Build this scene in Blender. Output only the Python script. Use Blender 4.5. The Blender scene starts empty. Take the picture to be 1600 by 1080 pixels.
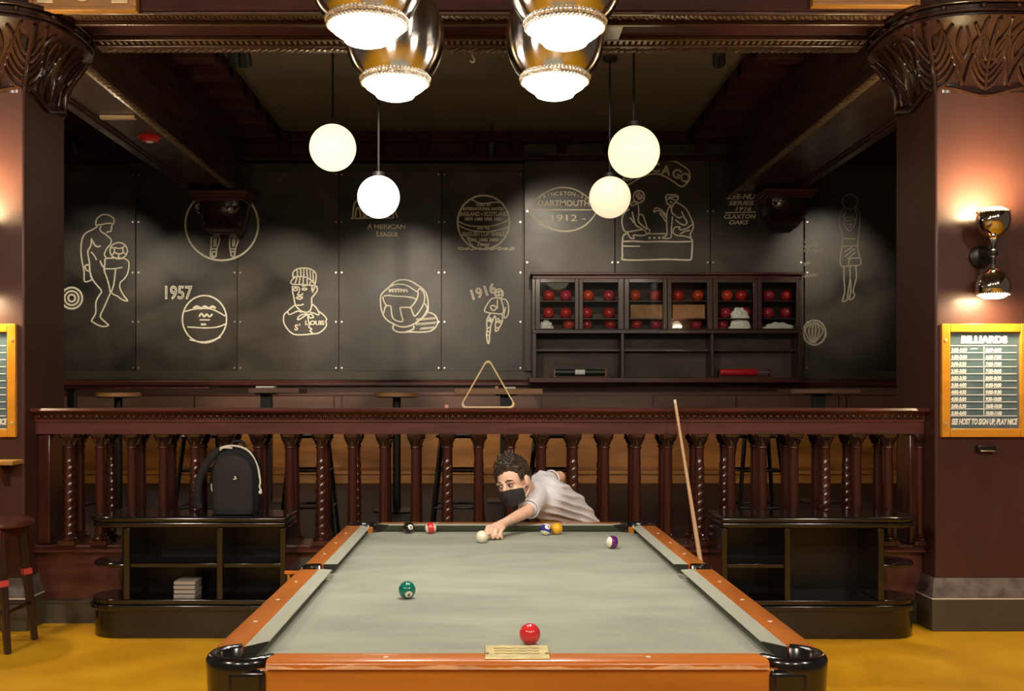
import bpy, bmesh, math, random
from mathutils import Vector, Matrix, Euler, Quaternion, noise

random.seed(7)
S = bpy.context.scene
COL = S.collection
PI = math.pi
sin, cos = math.sin, math.cos

# ------------------------------------------------------------------ camera
F = 1645.0          # focal length in pixels of the 1600-wide frame
CX, CY = 758.0, 620.0   # vanishing point of the room's depth
EYE = 1.43
cam_d = bpy.data.cameras.new('camera')
cam = bpy.data.objects.new('camera', cam_d)
COL.objects.link(cam)
cam.location = (0, 0, EYE)
cam.rotation_euler = (PI / 2, 0, 0)
cam_d.sensor_fit = 'HORIZONTAL'
cam_d.sensor_width = 36.0
cam_d.lens = F / 1600 * 36.0
cam_d.shift_x = (800 - CX) / 1600
cam_d.shift_y = (CY - 540) / 1600
cam_d.clip_start = 0.05
cam_d.clip_end = 100
S.camera = cam

# ------------------------------------------------------------------ world, big lights, exposure
W = bpy.data.worlds.new('room_air')
S.world = W
W.use_nodes = True
W.node_tree.nodes['Background'].inputs[0].default_value = (1.0, 0.78, 0.58, 1)
W.node_tree.nodes['Background'].inputs[1].default_value = 0.032
S.view_settings.view_transform = 'Standard'
S.view_settings.look = 'None'
S.view_settings.gamma = 1
S.view_settings.exposure = 1.4
S.view_settings.use_curve_mapping = False


def area_light(name, loc, target, size, size_y, power, col):
    d = bpy.data.lights.new(name, 'AREA')
    d.shape = 'RECTANGLE'
    d.size, d.size_y = size, size_y
    d.energy = power
    d.color = col
    o = bpy.data.objects.new(name, d)
    COL.objects.link(o)
    o.location = loc
    v = Vector(target) - Vector(loc)
    o.rotation_euler = v.to_track_quat('-Z', 'Y').to_euler()
    return o


# added unseen area lights behind the camera, soft fill from the front
for nm, x, y, pw in (('west', -3.6, -0.6, 75), ('east', 3.6, -0.6, 60), ('mid_west', -1.3, -2.4, 45), ('mid_east', 1.3, -2.4, 45)):
    area_light('front_fill_' + nm, (x, y, 4.66), (x * 0.55, 6.5, 1.4), 0.5, 0.5, pw, (1.0, 0.86, 0.70))


def spot_light(name, loc, target, power, col, angle, blend=0.8, size=0.04):
    d = bpy.data.lights.new(name, 'SPOT')
    d.energy, d.color, d.spot_size, d.spot_blend, d.shadow_soft_size = power, col, angle, blend, size
    o = bpy.data.objects.new(name, d)
    COL.objects.link(o)
    o.location = loc
    o.rotation_euler = (Vector(target) - Vector(loc)).to_track_quat('-Z', 'Y').to_euler()
    return o


# ------------------------------------------------------------------ helpers
def lin(r, g, b):
    f = lambda c: (c / 255 / 12.92) if c / 255 <= 0.04045 else ((c / 255 + 0.055) / 1.055) ** 2.4
    return (f(r), f(g), f(b))


def P(px, py, D):
    """A point at distance D in front of the camera, measured from the photograph."""
    return Vector(((px - CX) * D / F, D, EYE - (py - CY) * D / F))


def XZ(px, py, D):
    p = P(px, py, D)
    return p.x, p.z


MATS = {}


def mat(name, col, rough=0.5, metal=0.0, var=0.0, scale=(4, 4, 4), bump=0.0, bump_scale=None, coat=0.0,
        rough_var=0.0, detail=5.0, col2=None, spec=0.5, ramp=(0.3, 0.7)):
    m = bpy.data.materials.new(name)
    m.use_nodes = True
    nt = m.node_tree
    b = nt.nodes['Principled BSDF']
    b.inputs['Roughness'].default_value = rough
    b.inputs['Metallic'].default_value = metal
    b.inputs['Coat Weight'].default_value = coat
    b.inputs['Coat Roughness'].default_value = 0.12
    b.inputs['Specular IOR Level'].default_value = spec
    b.inputs['Base Color'].default_value = (*col, 1)
    tc = nt.nodes.new('ShaderNodeTexCoord')
    mp = nt.nodes.new('ShaderNodeMapping')
    mp.inputs['Scale'].default_value = scale
    nt.links.new(tc.outputs['Object'], mp.inputs['Vector'])
    nz = nt.nodes.new('ShaderNodeTexNoise')
    nz.inputs['Scale'].default_value = 1.0
    nz.inputs['Detail'].default_value = detail
    nz.inputs['Distortion'].default_value = 0.4
    nt.links.new(mp.outputs['Vector'], nz.inputs['Vector'])
    cr = nt.nodes.new('ShaderNodeValToRGB')
    cr.color_ramp.elements[0].position = ramp[0]
    cr.color_ramp.elements[1].position = ramp[1]
    c2 = col2 if col2 else tuple(min(1, c * (1 + var)) for c in col)
    c1 = col if col2 else tuple(c * (1 - var) for c in col)
    cr.color_ramp.elements[0].color = (*c1, 1)
    cr.color_ramp.elements[1].color = (*c2, 1)
    nt.links.new(nz.outputs['Fac'], cr.inputs['Fac'])
    nt.links.new(cr.outputs['Color'], b.inputs['Base Color'])
    if rough_var:
        mr = nt.nodes.new('ShaderNodeMapRange')
        mr.inputs['To Min'].default_value = max(0.02, rough - rough_var)
        mr.inputs['To Max'].default_value = min(1, rough + rough_var)
        mr.inputs['From Min'].default_value = 0.3
        mr.inputs['From Max'].default_value = 0.7
        nt.links.new(nz.outputs['Fac'], mr.inputs['Value'])
        nt.links.new(mr.outputs['Result'], b.inputs['Roughness'])
    if bump:
        n2 = nz
        if bump_scale:
            mp2 = nt.nodes.new('ShaderNodeMapping')
            mp2.inputs['Scale'].default_value = bump_scale
            nt.links.new(tc.outputs['Object'], mp2.inputs['Vector'])
            n2 = nt.nodes.new('ShaderNodeTexNoise')
            n2.inputs['Scale'].default_value = 1
            n2.inputs['Detail'].default_value = 4
            nt.links.new(mp2.outputs['Vector'], n2.inputs['Vector'])
        bp = nt.nodes.new('ShaderNodeBump')
        bp.inputs['Strength'].default_value = bump
        bp.inputs['Distance'].default_value = 0.01
        nt.links.new(n2.outputs['Fac'], bp.inputs['Height'])
        nt.links.new(bp.outputs['Normal'], b.inputs['Normal'])
    MATS[name] = m
    return m


def spun_metal(name, col, rough, aniso):
    """Lathe-spun polished metal: fine grooves run round the bowl."""
    m = bpy.data.materials.new(name)
    m.use_nodes = True
    nt = m.node_tree
    b = nt.nodes['Principled BSDF']
    b.inputs['Base Color'].default_value = (*col, 1)
    b.inputs['Metallic'].default_value = 1.0
    b.inputs['Roughness'].default_value = rough
    b.inputs['Anisotropic'].default_value = aniso
    b.inputs['Anisotropic Rotation'].default_value = 0.25
    tg = nt.nodes.new('ShaderNodeTangent')
    tg.direction_type = 'RADIAL'
    tg.axis = 'Z'
    nt.links.new(tg.outputs['Tangent'], b.inputs['Tangent'])
    MATS[name] = m
    return m


def emit(name, col, strength, back=None):
    m = bpy.data.materials.new(name)
    m.use_nodes = True
    b = m.node_tree.nodes['Principled BSDF']
    b.inputs['Base Color'].default_value = (*col, 1)
    b.inputs['Roughness'].default_value = 0.25
    b.inputs['Emission Color'].default_value = (*col, 1)
    b.inputs['Emission Strength'].default_value = strength
    MATS[name] = m
    return m


def glass(name):
    m = bpy.data.materials.new(name)
    m.use_nodes = True
    nt = m.node_tree
    for n in list(nt.nodes):
        nt.nodes.remove(n)
    out = nt.nodes.new('ShaderNodeOutputMaterial')
    tr = nt.nodes.new('ShaderNodeBsdfTransparent')
    tr.inputs['Color'].default_value = (0.93, 0.95, 0.93, 1)
    gl = nt.nodes.new('ShaderNodeBsdfGlossy')
    gl.inputs['Roughness'].default_value = 0.03
    fr = nt.nodes.new('ShaderNodeFresnel')
    fr.inputs['IOR'].default_value = 1.5
    mx = nt.nodes.new('ShaderNodeMixShader')
    nt.links.new(fr.outputs['Fac'], mx.inputs['Fac'])
    nt.links.new(tr.outputs['BSDF'], mx.inputs[1])
    nt.links.new(gl.outputs['BSDF'], mx.inputs[2])
    nt.links.new(mx.outputs['Shader'], out.inputs['Surface'])
    MATS[name] = m
    return m


class MB:
    """Collects vertices and faces; build() links them as ONE mesh object."""

    def __init__(self):
        self.v, self.f, self.mi = [], [], []
        self.cur = 0

    def add(self, vs, fs):
        n = len(self.v)
        self.v += [tuple(p) for p in vs]
        for f in fs:
            self.f.append([n + i for i in f])
            self.mi.append(self.cur)
        return self

    def box(self, x0, x1, y0, y1, z0, z1):
        vs = [(x0, y0, z0), (x1, y0, z0), (x1, y1, z0), (x0, y1, z0), (x0, y0, z1), (x1, y0, z1), (x1, y1, z1), (x0, y1, z1)]
        return self.add(vs, [(3, 2, 1, 0), (4, 5, 6, 7), (0, 1, 5, 4), (1, 2, 6, 5), (2, 3, 7, 6), (3, 0, 4, 7)])

    def cbox(self, c, s):
        return self.box(c[0] - s[0] / 2, c[0] + s[0] / 2, c[1] - s[1] / 2, c[1] + s[1] / 2, c[2] - s[2] / 2, c[2] + s[2] / 2)

    def lathe(self, prof, c=(0, 0, 0), n=32, cap=True, axis='z'):
        """prof: list of (r, z) from the bottom up."""
        vs, fs = [], []
        for r, z in prof:
            for i in range(n):
                a = 2 * PI * i / n
                if axis == 'z':
                    vs.append((c[0] + r * cos(a), c[1] + r * sin(a), c[2] + z))
                elif axis == 'x':
                    vs.append((c[0] + z, c[1] + r * cos(a), c[2] + r * sin(a)))
                else:
                    vs.append((c[0] + r * sin(a), c[1] + z, c[2] + r * cos(a)))
        for k in range(len(prof) - 1):
            for i in range(n):
                j = (i + 1) % n
                fs.append((k * n + i, k * n + j, (k + 1) * n + j, (k + 1) * n + i))
        if cap:
            fs.append(tuple(range(n - 1, -1, -1)))
            fs.append(tuple(range((len(prof) - 1) * n, len(prof) * n)))
        return self.add(vs, fs)

    def sphere(self, c, r, nu=20, nv=12, M=None):
        """c centre, r radius or (rx,ry,rz), M optional rotation."""
        rx, ry, rz = r if isinstance(r, (tuple, list)) else (r, r, r)
        vs = []
        C = Vector(c)
        pts = [Vector((0, 0, -rz))]
        for k in range(1, nv):
            t = -PI / 2 + PI * k / nv
            for i in range(nu):
                a = 2 * PI * i / nu
                pts.append(Vector((rx * cos(t) * cos(a), ry * cos(t) * sin(a), rz * sin(t))))
        pts.append(Vector((0, 0, rz)))
        for p in pts:
            vs.append(C + (M @ p if M is not None else p))
        fs = []
        for i in range(nu):
            fs.append((0, 1 + (i + 1) % nu, 1 + i))
        for k in range(nv - 2):
            b = 1 + k * nu
            for i in range(nu):
                j = (i + 1) % nu
                fs.append((b + i, b + j, b + nu + j, b + nu + i))
        b = 1 + (nv - 2) * nu
        for i in range(nu):
            fs.append((b + i, b + (i + 1) % nu, len(pts) - 1))
        return self.add(vs, fs)

    def tube(self, pts, r, n=8, closed=False, flat=None):
        """pts: path; r: radius or list; flat: (axis vector, factor) squashes the section along an axis."""
        pts = [Vector(p) for p in pts]
        m = len(pts)
        rs = r if isinstance(r, (list, tuple)) else [r] * m
        vs, fs = [], []
        up = None
        for k, p in enumerate(pts):
            if closed:
                t = pts[(k + 1) % m] - pts[k - 1]
            else:
                t = pts[min(k + 1, m - 1)] - pts[max(k - 1, 0)]
            if t.length < 1e-9:
                t = Vector((0, 0, 1))
            t.normalize()
            if up is None:
                up = Vector((0, 0, 1)) if abs(t.z) < 0.9 else Vector((0, 1, 0))
            u = t.cross(up)
            if u.length < 1e-4:
                u = t.cross(Vector((1, 0, 0.3)))
            u.normalize()
            w = u.cross(t).normalized()
            up = w
            for i in range(n):
                a = 2 * PI * i / n
                o = (u * cos(a) + w * sin(a)) * rs[k]
                if flat:
                    ax = Vector(flat[0])
                    o = o - ax * (o.dot(ax)) * (1 - flat[1])
                vs.append(p + o)
        segs = m if closed else m - 1
        for k in range(segs):
            k2 = (k + 1) % m
            for i in range(n):
                j = (i + 1) % n
                fs.append((k * n + i, k2 * n + i, k2 * n + j, k * n + j))
        if not closed:
            fs.append(tuple(range(n)))
            fs.append(tuple((m - 1) * n + i for i in range(n - 1, -1, -1)))
        return self.add(vs, fs)

    def capsule(self, a, b, ra, rb, n=14, h=5):
        a, b = Vector(a), Vector(b)
        d = (b - a)
        L = d.length
        d = d / L if L > 1e-9 else Vector((0, 0, 1))
        pts, rs = [], []
        for k in range(h + 1):
            t = -PI / 2 + (PI / 2) * k / h
            pts.append(a + d * ra * sin(t)); rs.append(max(1e-4, ra * cos(t)))
        for k in range(h + 1):
            t = (PI / 2) * k / h
            pts.append(b + d * rb * sin(t)); rs.append(max(1e-4, rb * cos(t)))
        return self.tube(pts, rs, n)

    def prism(self, poly, axis, lo, hi):
        """poly: 2D outline; extruded along axis ('x': poly=(y,z), 'y': poly=(x,z), 'z': poly=(x,y))."""
        n = len(poly)
        mk = {'x': lambda p, t: (t, p[0], p[1]), 'y': lambda p, t: (p[0], t, p[1]), 'z': lambda p, t: (p[0], p[1], t)}[axis]
        vs = [mk(p, lo) for p in poly] + [mk(p, hi) for p in poly]
        fs = [tuple(range(n)), tuple(range(2 * n - 1, n - 1, -1))]
        for i in range(n):
            j = (i + 1) % n
            fs.append((i, j, n + j, n + i))
        return self.add(vs, fs)

    def mesh(self, name, mats, smooth=40):
        me = bpy.data.meshes.new(name)
        me.from_pydata(self.v, [], self.f)
        bm = bmesh.new()
        bm.from_mesh(me)
        bmesh.ops.recalc_face_normals(bm, faces=bm.faces)
        bm.to_mesh(me)
        bm.free()
        mats = mats if isinstance(mats, (list, tuple)) else [mats]
        for m in mats:
            me.materials.append(m)
        if len(mats) > 1:
            for p, i in zip(me.polygons, self.mi):
                p.material_index = i
        if smooth:
            for p in me.polygons:
                p.use_smooth = True
            me.set_sharp_from_angle(angle=math.radians(smooth))
        return me

    def build(self, name, mats, parent=None, loc=(0, 0, 0), rot=(0, 0, 0), bevel=0, smooth=40, label=None, seg=2):
        o = bpy.data.objects.new(name, self.mesh(name, mats, smooth))
        COL.objects.link(o)
        o.location = loc
        o.rotation_euler = rot
        if parent:
            o.parent = parent
        if bevel:
            md = o.modifiers.new('bevel', 'BEVEL')
            md.width = bevel
            md.segments = seg
            md.limit_method = 'ANGLE'
            md.angle_limit = math.radians(40)
            md.harden_normals = False
        if label:
            o['label'] = label
        return o


def thing(name, loc, label, cat, group=None, rz=0):
    o = bpy.data.objects.new(name, None)
    COL.objects.link(o)
    o.empty_display_size = 0.05
    o.location = loc
    o.rotation_euler = (0, 0, rz)
    tag(o, label, cat, group)
    return o


def tag(o, label, cat, group=None):
    o['label'] = label
    o['category'] = cat
    if group:
        o['group'] = group
    return o


def struct(o):
    o['kind'] = 'structure'
    return o


def copy_obj(o, parent=None, loc=None):
    c = o.copy()
    COL.objects.link(c)
    c.parent = parent
    if loc is not None:
        c.location = loc
    return c


def copy_tree(root, loc, label=None, rz=None):
    r = copy_obj(root, None, loc)
    if rz is not None:
        r.rotation_euler = (0, 0, rz)
    if label:
        r['label'] = label
    for ch in list(root.children):
        c = copy_obj(ch, r)
        for g in list(ch.children):
            copy_obj(g, c)
    return r


def smooth_path(pts, sub=4, closed=False):
    """Catmull-Rom through 2D or 3D points."""
    n = len(pts)
    pts = [Vector(p) for p in pts]
    if n < 3:
        return pts
    out = []
    rng = range(n) if closed else range(n - 1)
    for i in rng:
        p0 = pts[(i - 1) % n] if (closed or i > 0) else pts[0]
        p1, p2 = pts[i], pts[(i + 1) % n]
        p3 = pts[(i + 2) % n] if (closed or i + 2 < n) else pts[-1]
        for k in range(sub):
            t = k / sub
            out.append(0.5 * ((2 * p1) + (p2 - p0) * t + (2 * p0 - 5 * p1 + 4 * p2 - p3) * t * t + (3 * p1 - p0 - 3 * p2 + p3) * t ** 3))
    if not closed:
        out.append(pts[-1])
    return out


def text_mesh(body, size, depth=0.002, align='CENTER', outline=0.0, shear=0.0, spacing=1.0, bold=0.0):
    """Lettering as (verts, faces) lying in the XZ plane facing -Y, baseline at z=0."""
    c = bpy.data.curves.new('lettering', 'FONT')
    c.body = body
    c.size = size
    c.align_x = align
    c.shear = shear
    c.space_character = spacing
    c.resolution_u = 4
    if outline:
        c.fill_mode = 'NONE'
        c.bevel_depth = outline
        c.bevel_resolution = 1
    else:
        c.extrude = depth
        c.offset = bold
    o = bpy.data.objects.new('lettering', c)
    COL.objects.link(o)
    bpy.context.view_layer.update()
    dg = bpy.context.evaluated_depsgraph_get()
    me = bpy.data.meshes.new_from_object(o.evaluated_get(dg))
    vs = [(v.co.x, -v.co.z, v.co.y) for v in me.vertices]
    fs = [tuple(p.vertices) for p in me.polygons]
    bpy.data.objects.remove(o)
    bpy.data.curves.remove(c)
    bpy.data.meshes.remove(me)
    return vs, fs


def remeshed(mb, voxel, smooth_it=3, factor=0.5):
    """One continuous surface around everything collected in mb: (verts, faces)."""
    me = mb.mesh('blend', [MATS['skin']])
    o = bpy.data.objects.new('blend', me)
    COL.objects.link(o)
    r = o.modifiers.new('r', 'REMESH')
    r.mode = 'VOXEL'
    r.voxel_size = voxel
    if smooth_it:
        s = o.modifiers.new('s', 'SMOOTH')
        s.factor = factor
        s.iterations = smooth_it
    bpy.context.view_layer.update()
    dg = bpy.context.evaluated_depsgraph_get()
    m2 = bpy.data.meshes.new_from_object(o.evaluated_get(dg))
    vs = [tuple(v.co) for v in m2.vertices]
    fs = [tuple(p.vertices) for p in m2.polygons]
    bpy.data.objects.remove(o)
    bpy.data.meshes.remove(me)
    bpy.data.meshes.remove(m2)
    return vs, fs

# ------------------------------------------------------------------ materials
mat('skin', (0.82, 0.50, 0.36), 0.5, var=0.08, scale=(30, 30, 30))
mat('maroon_paint', (0.068, 0.0215, 0.0155), 0.44, var=0.18, scale=(2, 2, 1.2), rough_var=0.07, bump=0.08, bump_scale=(14, 14, 3), coat=0.08)
mat('mahogany', (0.052, 0.0125, 0.009), 0.24, var=0.35, scale=(18, 18, 2), coat=0.4, bump=0.05)
mat('mahogany_rail', (0.115, 0.034, 0.027), 0.30, var=0.35, scale=(2, 20, 20), coat=0.35, bump=0.05)
mat('carved_dark', (0.034, 0.0135, 0.010), 0.22, var=0.3, scale=(9, 9, 9), coat=0.4)
mat('beam_wood', (0.055, 0.024, 0.016), 0.30, var=0.35, scale=(3, 1.2, 12), rough_var=0.08, coat=0.2)
mat('beam_side', (0.042, 0.011, 0.009), 0.6, var=0.3, scale=(2, 2, 8), spec=0.2)
mat('carved_gilt', (0.13, 0.085, 0.045), 0.32, var=0.4, scale=(20, 20, 20), coat=0.3)
mat('ceiling_olive', (0.16, 0.125, 0.07), 0.8, var=0.12, scale=(2, 2, 2))
mat('room_ceiling', (0.045, 0.03, 0.02), 0.8, var=0.12, scale=(2, 2, 2))
mat('chalkboard', (0.021, 0.0185, 0.0150), 0.36, col2=(0.090, 0.073, 0.055), ramp=(0.36, 0.74), scale=(0.9, 1, 1.5), rough_var=0.10, detail=9, bump=0.06, bump_scale=(3, 3, 1.5))
mat('board_frame', (0.045, 0.037, 0.022), 0.4, var=0.25, scale=(3, 3, 12))
mat('chalk', (0.86, 0.80, 0.63), 0.9, var=0.12, scale=(40, 40, 40))
mat('chalk_faint', (0.30, 0.27, 0.20), 0.9, var=0.2, scale=(40, 40, 40))
mat('steel_screw', (0.75, 0.72, 0.65), 0.3, 0.9)
mat('wainscot', (0.15, 0.078, 0.052), 0.42, var=0.22, scale=(1.5, 6, 8))
mat('red_ledge', (0.080, 0.018, 0.013), 0.3, var=0.25, scale=(1.5, 10, 10), coat=0.3)
mat('bench_wood', (0.50, 0.21, 0.040), 0.4, var=0.22, scale=(2, 9, 14), coat=0.2)
mat('alcove_floor', (0.022, 0.009, 0.007), 0.5, var=0.3, scale=(6, 1, 1))
mat('floor_amber', (0.97, 0.455, 0.013), 0.42, var=0.16, scale=(2.2, 2.2, 2.2), rough_var=0.12, detail=8, bump=0.05, bump_scale=(30, 30, 30))
mat('cabinet_black', (0.0075, 0.0055, 0.0045), 0.16, var=0.3, scale=(3, 3, 10), coat=0.5)
mat('cabinet_inside', (0.005, 0.0035, 0.003), 0.35, var=0.3, scale=(3, 3, 14))
mat('felt', (0.345, 0.362, 0.295), 0.95, var=0.16, scale=(2.2, 4.5, 3), bump=0.12, bump_scale=(420, 420, 420), detail=7, spec=0.15)
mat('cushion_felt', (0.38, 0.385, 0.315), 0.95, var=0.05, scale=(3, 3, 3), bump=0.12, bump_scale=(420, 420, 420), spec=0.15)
mat('rail_orange', (0.60, 0.175, 0.026), 0.30, var=0.16, scale=(9, 2, 9), coat=0.4)
mat('rail_orange_across', (0.60, 0.175, 0.026), 0.30, var=0.18, scale=(1.6, 12, 12), coat=0.4)
mat('worn_edge', (0.72, 0.42, 0.23), 0.55, var=0.2, scale=(20, 20, 20))
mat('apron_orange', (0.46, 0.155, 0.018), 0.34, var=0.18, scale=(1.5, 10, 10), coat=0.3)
mat('pocket_black', (0.008, 0.007, 0.0075), 0.2, var=0.2, scale=(8, 8, 8), coat=0.5)
mat('pocket_inside', (0.022, 0.021, 0.018), 0.7, var=0.2)
mat('sight_pearl', (0.85, 0.78, 0.60), 0.3)
mat('brass', (0.72, 0.60, 0.30), 0.36, 0.55, var=0.22, scale=(18, 40, 10), bump=0.1)
mat('brass_dark', (0.35, 0.27, 0.12), 0.5, 0.6)
mat('chrome', (0.66, 0.60, 0.52), 0.09, 1.0)
spun_metal('spun_chrome', (0.63, 0.61, 0.59), 0.18, 0.9)
mat('bead_metal', (0.92, 0.84, 0.72), 0.18, 0.85)
mat('dark_metal', (0.016, 0.014, 0.013), 0.35, 0.4)
mat('black_steel', (0.012, 0.012, 0.013), 0.32, 0.3)
mat('cue_wood', (0.74, 0.48, 0.28), 0.35, var=0.1, scale=(6, 6, 60))
mat('cue_ferrule', (0.85, 0.80, 0.70), 0.4)
mat('rack_wood', (0.80, 0.62, 0.34), 0.45, var=0.12, scale=(10, 10, 10))
mat('chalk_cube', (0.75, 0.35, 0.27), 0.8)
mat('sign_frame', (0.72, 0.30, 0.022), 0.33, var=0.13, scale=(4, 4, 9), coat=0.3)
mat('sign_slate', (0.095, 0.155, 0.19), 0.42, var=0.2, scale=(5, 5, 5))
mat('sign_white', (0.93, 0.95, 0.97), 0.5)
mat('stone_grey', (0.15, 0.12, 0.105), 0.45, var=0.45, scale=(14, 14, 14), bump=0.35, detail=8)
mat('base_olive', (0.075, 0.06, 0.038), 0.5, var=0.15, scale=(4, 4, 4))
mat('white_line', (0.72, 0.66, 0.55), 0.4)
mat('backpack_cloth', (0.007, 0.006, 0.007), 0.75, var=0.3, scale=(60, 60, 60), bump=0.2, bump_scale=(300, 300, 300))
mat('backpack_panel', (0.013, 0.011, 0.013), 0.7, var=0.2, scale=(60, 60, 60), bump=0.2, bump_scale=(300, 300, 300))
mat('piping_white', (0.82, 0.74, 0.66), 0.4)
mat('stool_wood', (0.09, 0.022, 0.014), 0.3, var=0.3, scale=(12, 12, 12), coat=0.4)
mat('stool_leg', (0.030, 0.010, 0.008), 0.3, var=0.3, scale=(14, 14, 3), coat=0.3)
mat('band_red', (0.55, 0.06, 0.05), 0.35)
mat('table_wood', (0.36, 0.19, 0.085), 0.35, var=0.2, scale=(3, 12, 12), coat=0.2)
mat('ledge_oak', (0.55, 0.28, 0.07), 0.35, var=0.18, scale=(3, 10, 10))
mat('tee_grey', (0.74, 0.72, 0.77), 0.9, var=0.05, scale=(12, 12, 12), bump=0.5, bump_scale=(9, 9, 34), spec=0.2)
mat('mask_black', (0.030, 0.027, 0.025), 0.85, var=0.2, scale=(40, 40, 40))
mat('hair_brown', (0.034, 0.020, 0.013), 0.55, var=0.4, scale=(60, 60, 14))
mat('eye_white', (0.75, 0.70, 0.66), 0.2)
mat('eye_dark', (0.02, 0.012, 0.008), 0.1)
mat('lip', (0.5, 0.2, 0.16), 0.5)
mat('denim', (0.03, 0.035, 0.06), 0.9, var=0.2, scale=(40, 40, 40))
mat('shoe', (0.05, 0.05, 0.055), 0.6)
mat('ball_red', (0.46, 0.022, 0.022), 0.25, var=0.2, scale=(12, 12, 12))
mat('ball_orange', (0.56, 0.06, 0.016), 0.25, var=0.2, scale=(12, 12, 12))
mat('ball_crimson', (0.40, 0.025, 0.05), 0.25, var=0.2, scale=(12, 12, 12))
mat('case_wood', (0.048, 0.022, 0.016), 0.36, var=0.3, scale=(3, 8, 8), coat=0.2)
mat('case_red', (0.075, 0.014, 0.012), 0.36, var=0.3, scale=(3, 8, 8))
mat('case_inside', (0.060, 0.040, 0.032), 0.6, var=0.3, scale=(3, 8, 8))
mat('tan_box', (0.40, 0.20, 0.09), 0.7, var=0.25, scale=(9, 9, 9))
mat('white_plastic', (0.93, 0.92, 0.88), 0.45, var=0.05, scale=(30, 30, 30), bump=0.3)
mat('roller_green', (0.015, 0.03, 0.022), 0.35)
mat('roller_red', (0.55, 0.012, 0.03), 0.4, var=0.2, scale=(60, 20, 20))
mat('box_pale', (0.36, 0.32, 0.28), 0.6, var=0.1)
mat('gold_wood', (0.38, 0.17, 0.035), 0.4, var=0.2, scale=(4, 9, 9))
mat('cream_block', (0.75, 0.58, 0.36), 0.5)
mat('alarm_red', (0.60, 0.02, 0.025), 0.3)
mat('alarm_white', (0.9, 0.8, 0.78), 0.3)
mat('spot_black', (0.008, 0.007, 0.007), 0.5)
EL = (1.0, 0.90, 0.74)
emit('lamp_glass', (1.0, 0.93, 0.82), 25.0)
emit('globe_yellow', (1.0, 0.88, 0.48), 0.60)
emit('globe_white', (1.0, 0.95, 0.84), 0.9)
emit('globe_peach', (1.0, 0.72, 0.48), 0.40)
emit('globe_amber', (1.0, 0.84, 0.50), 0.46)
emit('sconce_glass', (1.0, 0.80, 0.42), 210.0)
emit('added_sconce_glass', (1.0, 0.80, 0.50), 120.0)  # for the added sconces behind the pillars only
mat('cushion_face_shaded', (0.115, 0.122, 0.082), 0.95, spec=0.1)  # shade under the cushion nose, put into a darker cloth colour
mat('facing_rubber', (0.018, 0.016, 0.013), 0.7)
emit('sconce_glass_down', (1.0, 0.80, 0.46), 60.0)
glass('pane_glass')
M = MATS

# ------------------------------------------------------------------ the room shell
ALC = 0.45            # height of the alcove's raised floor
YW = 12.5             # back wall
ZB = 3.80             # underside of the beams
ZC = 4.53             # alcove ceiling
PXL, PXR = -3.133, 3.068    # pillar centres
PY0, PY1 = 6.48, 7.10

struct(MB().box(-6.5, 6.5, -3.0, 6.74, -0.1, 0.0).build('floor', M['floor_amber']))
struct(MB().box(-6.5, 6.5, 6.74, 12.6, ALC - 0.1, ALC).build('floor_alcove', M['alcove_floor']))
struct(MB().box(-6.5, 6.5, -3.0, 6.45, 4.75, 4.85).build('ceiling', M['room_ceiling']))
struct(MB().box(-6.5, 6.5, 6.45, 12.6, ZC, ZC + 0.1).build('ceiling_alcove', M['ceiling_olive']))
struct(MB().box(-6.5, 6.5, YW, YW + 0.1, ALC, ZC).build('wall_back', M['wainscot']))
struct(MB().box(-6.6, -6.5, 6.74, 12.6, ALC - 0.1, ZC).build('wall_left', M['maroon_paint']))
struct(MB().box(6.5, 6.6, 6.74, 12.6, ALC - 0.1, ZC).build('wall_right', M['maroon_paint']))
# the room's flanks beside the pillars
struct(MB().box(-6.5, -3.43, 6.60, 6.74, 0, ZC).build('wall_west', M['maroon_paint']))
struct(MB().box(3.37, 6.5, 6.60, 6.74, 0, ZC).build('wall_east', M['maroon_paint']))

# wainscot mouldings of the back wall
mb = MB()
px2x = lambda px, D=YW: (px - CX) * D / F
pz = lambda py, D: EYE - (py - CY) * D / F
zt = pz(617.5, YW)
mb.box(-6.5, 6.5, YW - 0.02, YW, pz(605, YW), pz(603, YW))
mb.box(-6.5, 6.5, YW - 0.012, YW, zt - 0.006, zt + 0.006)
xs = [-5.2, -3.45, px2x(522), px2x(534), px2x(786), px2x(846), px2x(1020), px2x(1150), px2x(1310), px2x(1322)]
for x in xs:
    mb.box(x - 0.008, x + 0.008, YW - 0.012, YW, pz(666, YW), zt)
struct(mb.build('trim_wainscot', M['red_ledge']))

mb = MB()
mb.prism([(YW, pz(594, YW)), (YW - 0.10, pz(595, YW)), (YW - 0.13, pz(598, YW)), (YW - 0.13, pz(602, YW)), (YW - 0.03, pz(604, YW)), (YW, pz(604, YW))], 'x', -6.5, 6.5)
struct(mb.build('trim_ledge', M['red_ledge']))

# long wooden bench at the foot of the back wall
b = thing('wall_bench', (0, YW - 0.35, ALC), 'long orange wooden bench with high back running along the rear wall behind the balusters', 'bench')
MB().box(-6.3, 6.3, 0.28, 0.34, 0.14, 0.645).build('backrest', M['bench_wood'], b, bevel=0.006)
MB().box(-6.3, 6.3, -0.26, 0.28, 0.10, 0.145).build('seat', M['bench_wood'], b, bevel=0.008)
MB().box(-6.3, 6.3, -0.22, -0.18, 0.0, 0.10).build('plinth', M['bench_wood'], b)

# ------------------------------------------------------------------ beams
mb = MB()   # cross beam between the pillar capitals, with a panelled underside
mb.box(-6.5, 6.5, 6.45, 7.15, ZB, 4.75)
mb.box(-6.5, 6.5, 6.42, 6.46, ZB + 0.17, ZB + 0.20)
struct(mb.build('beam_cross', M['beam_side'], bevel=0.004))


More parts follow.
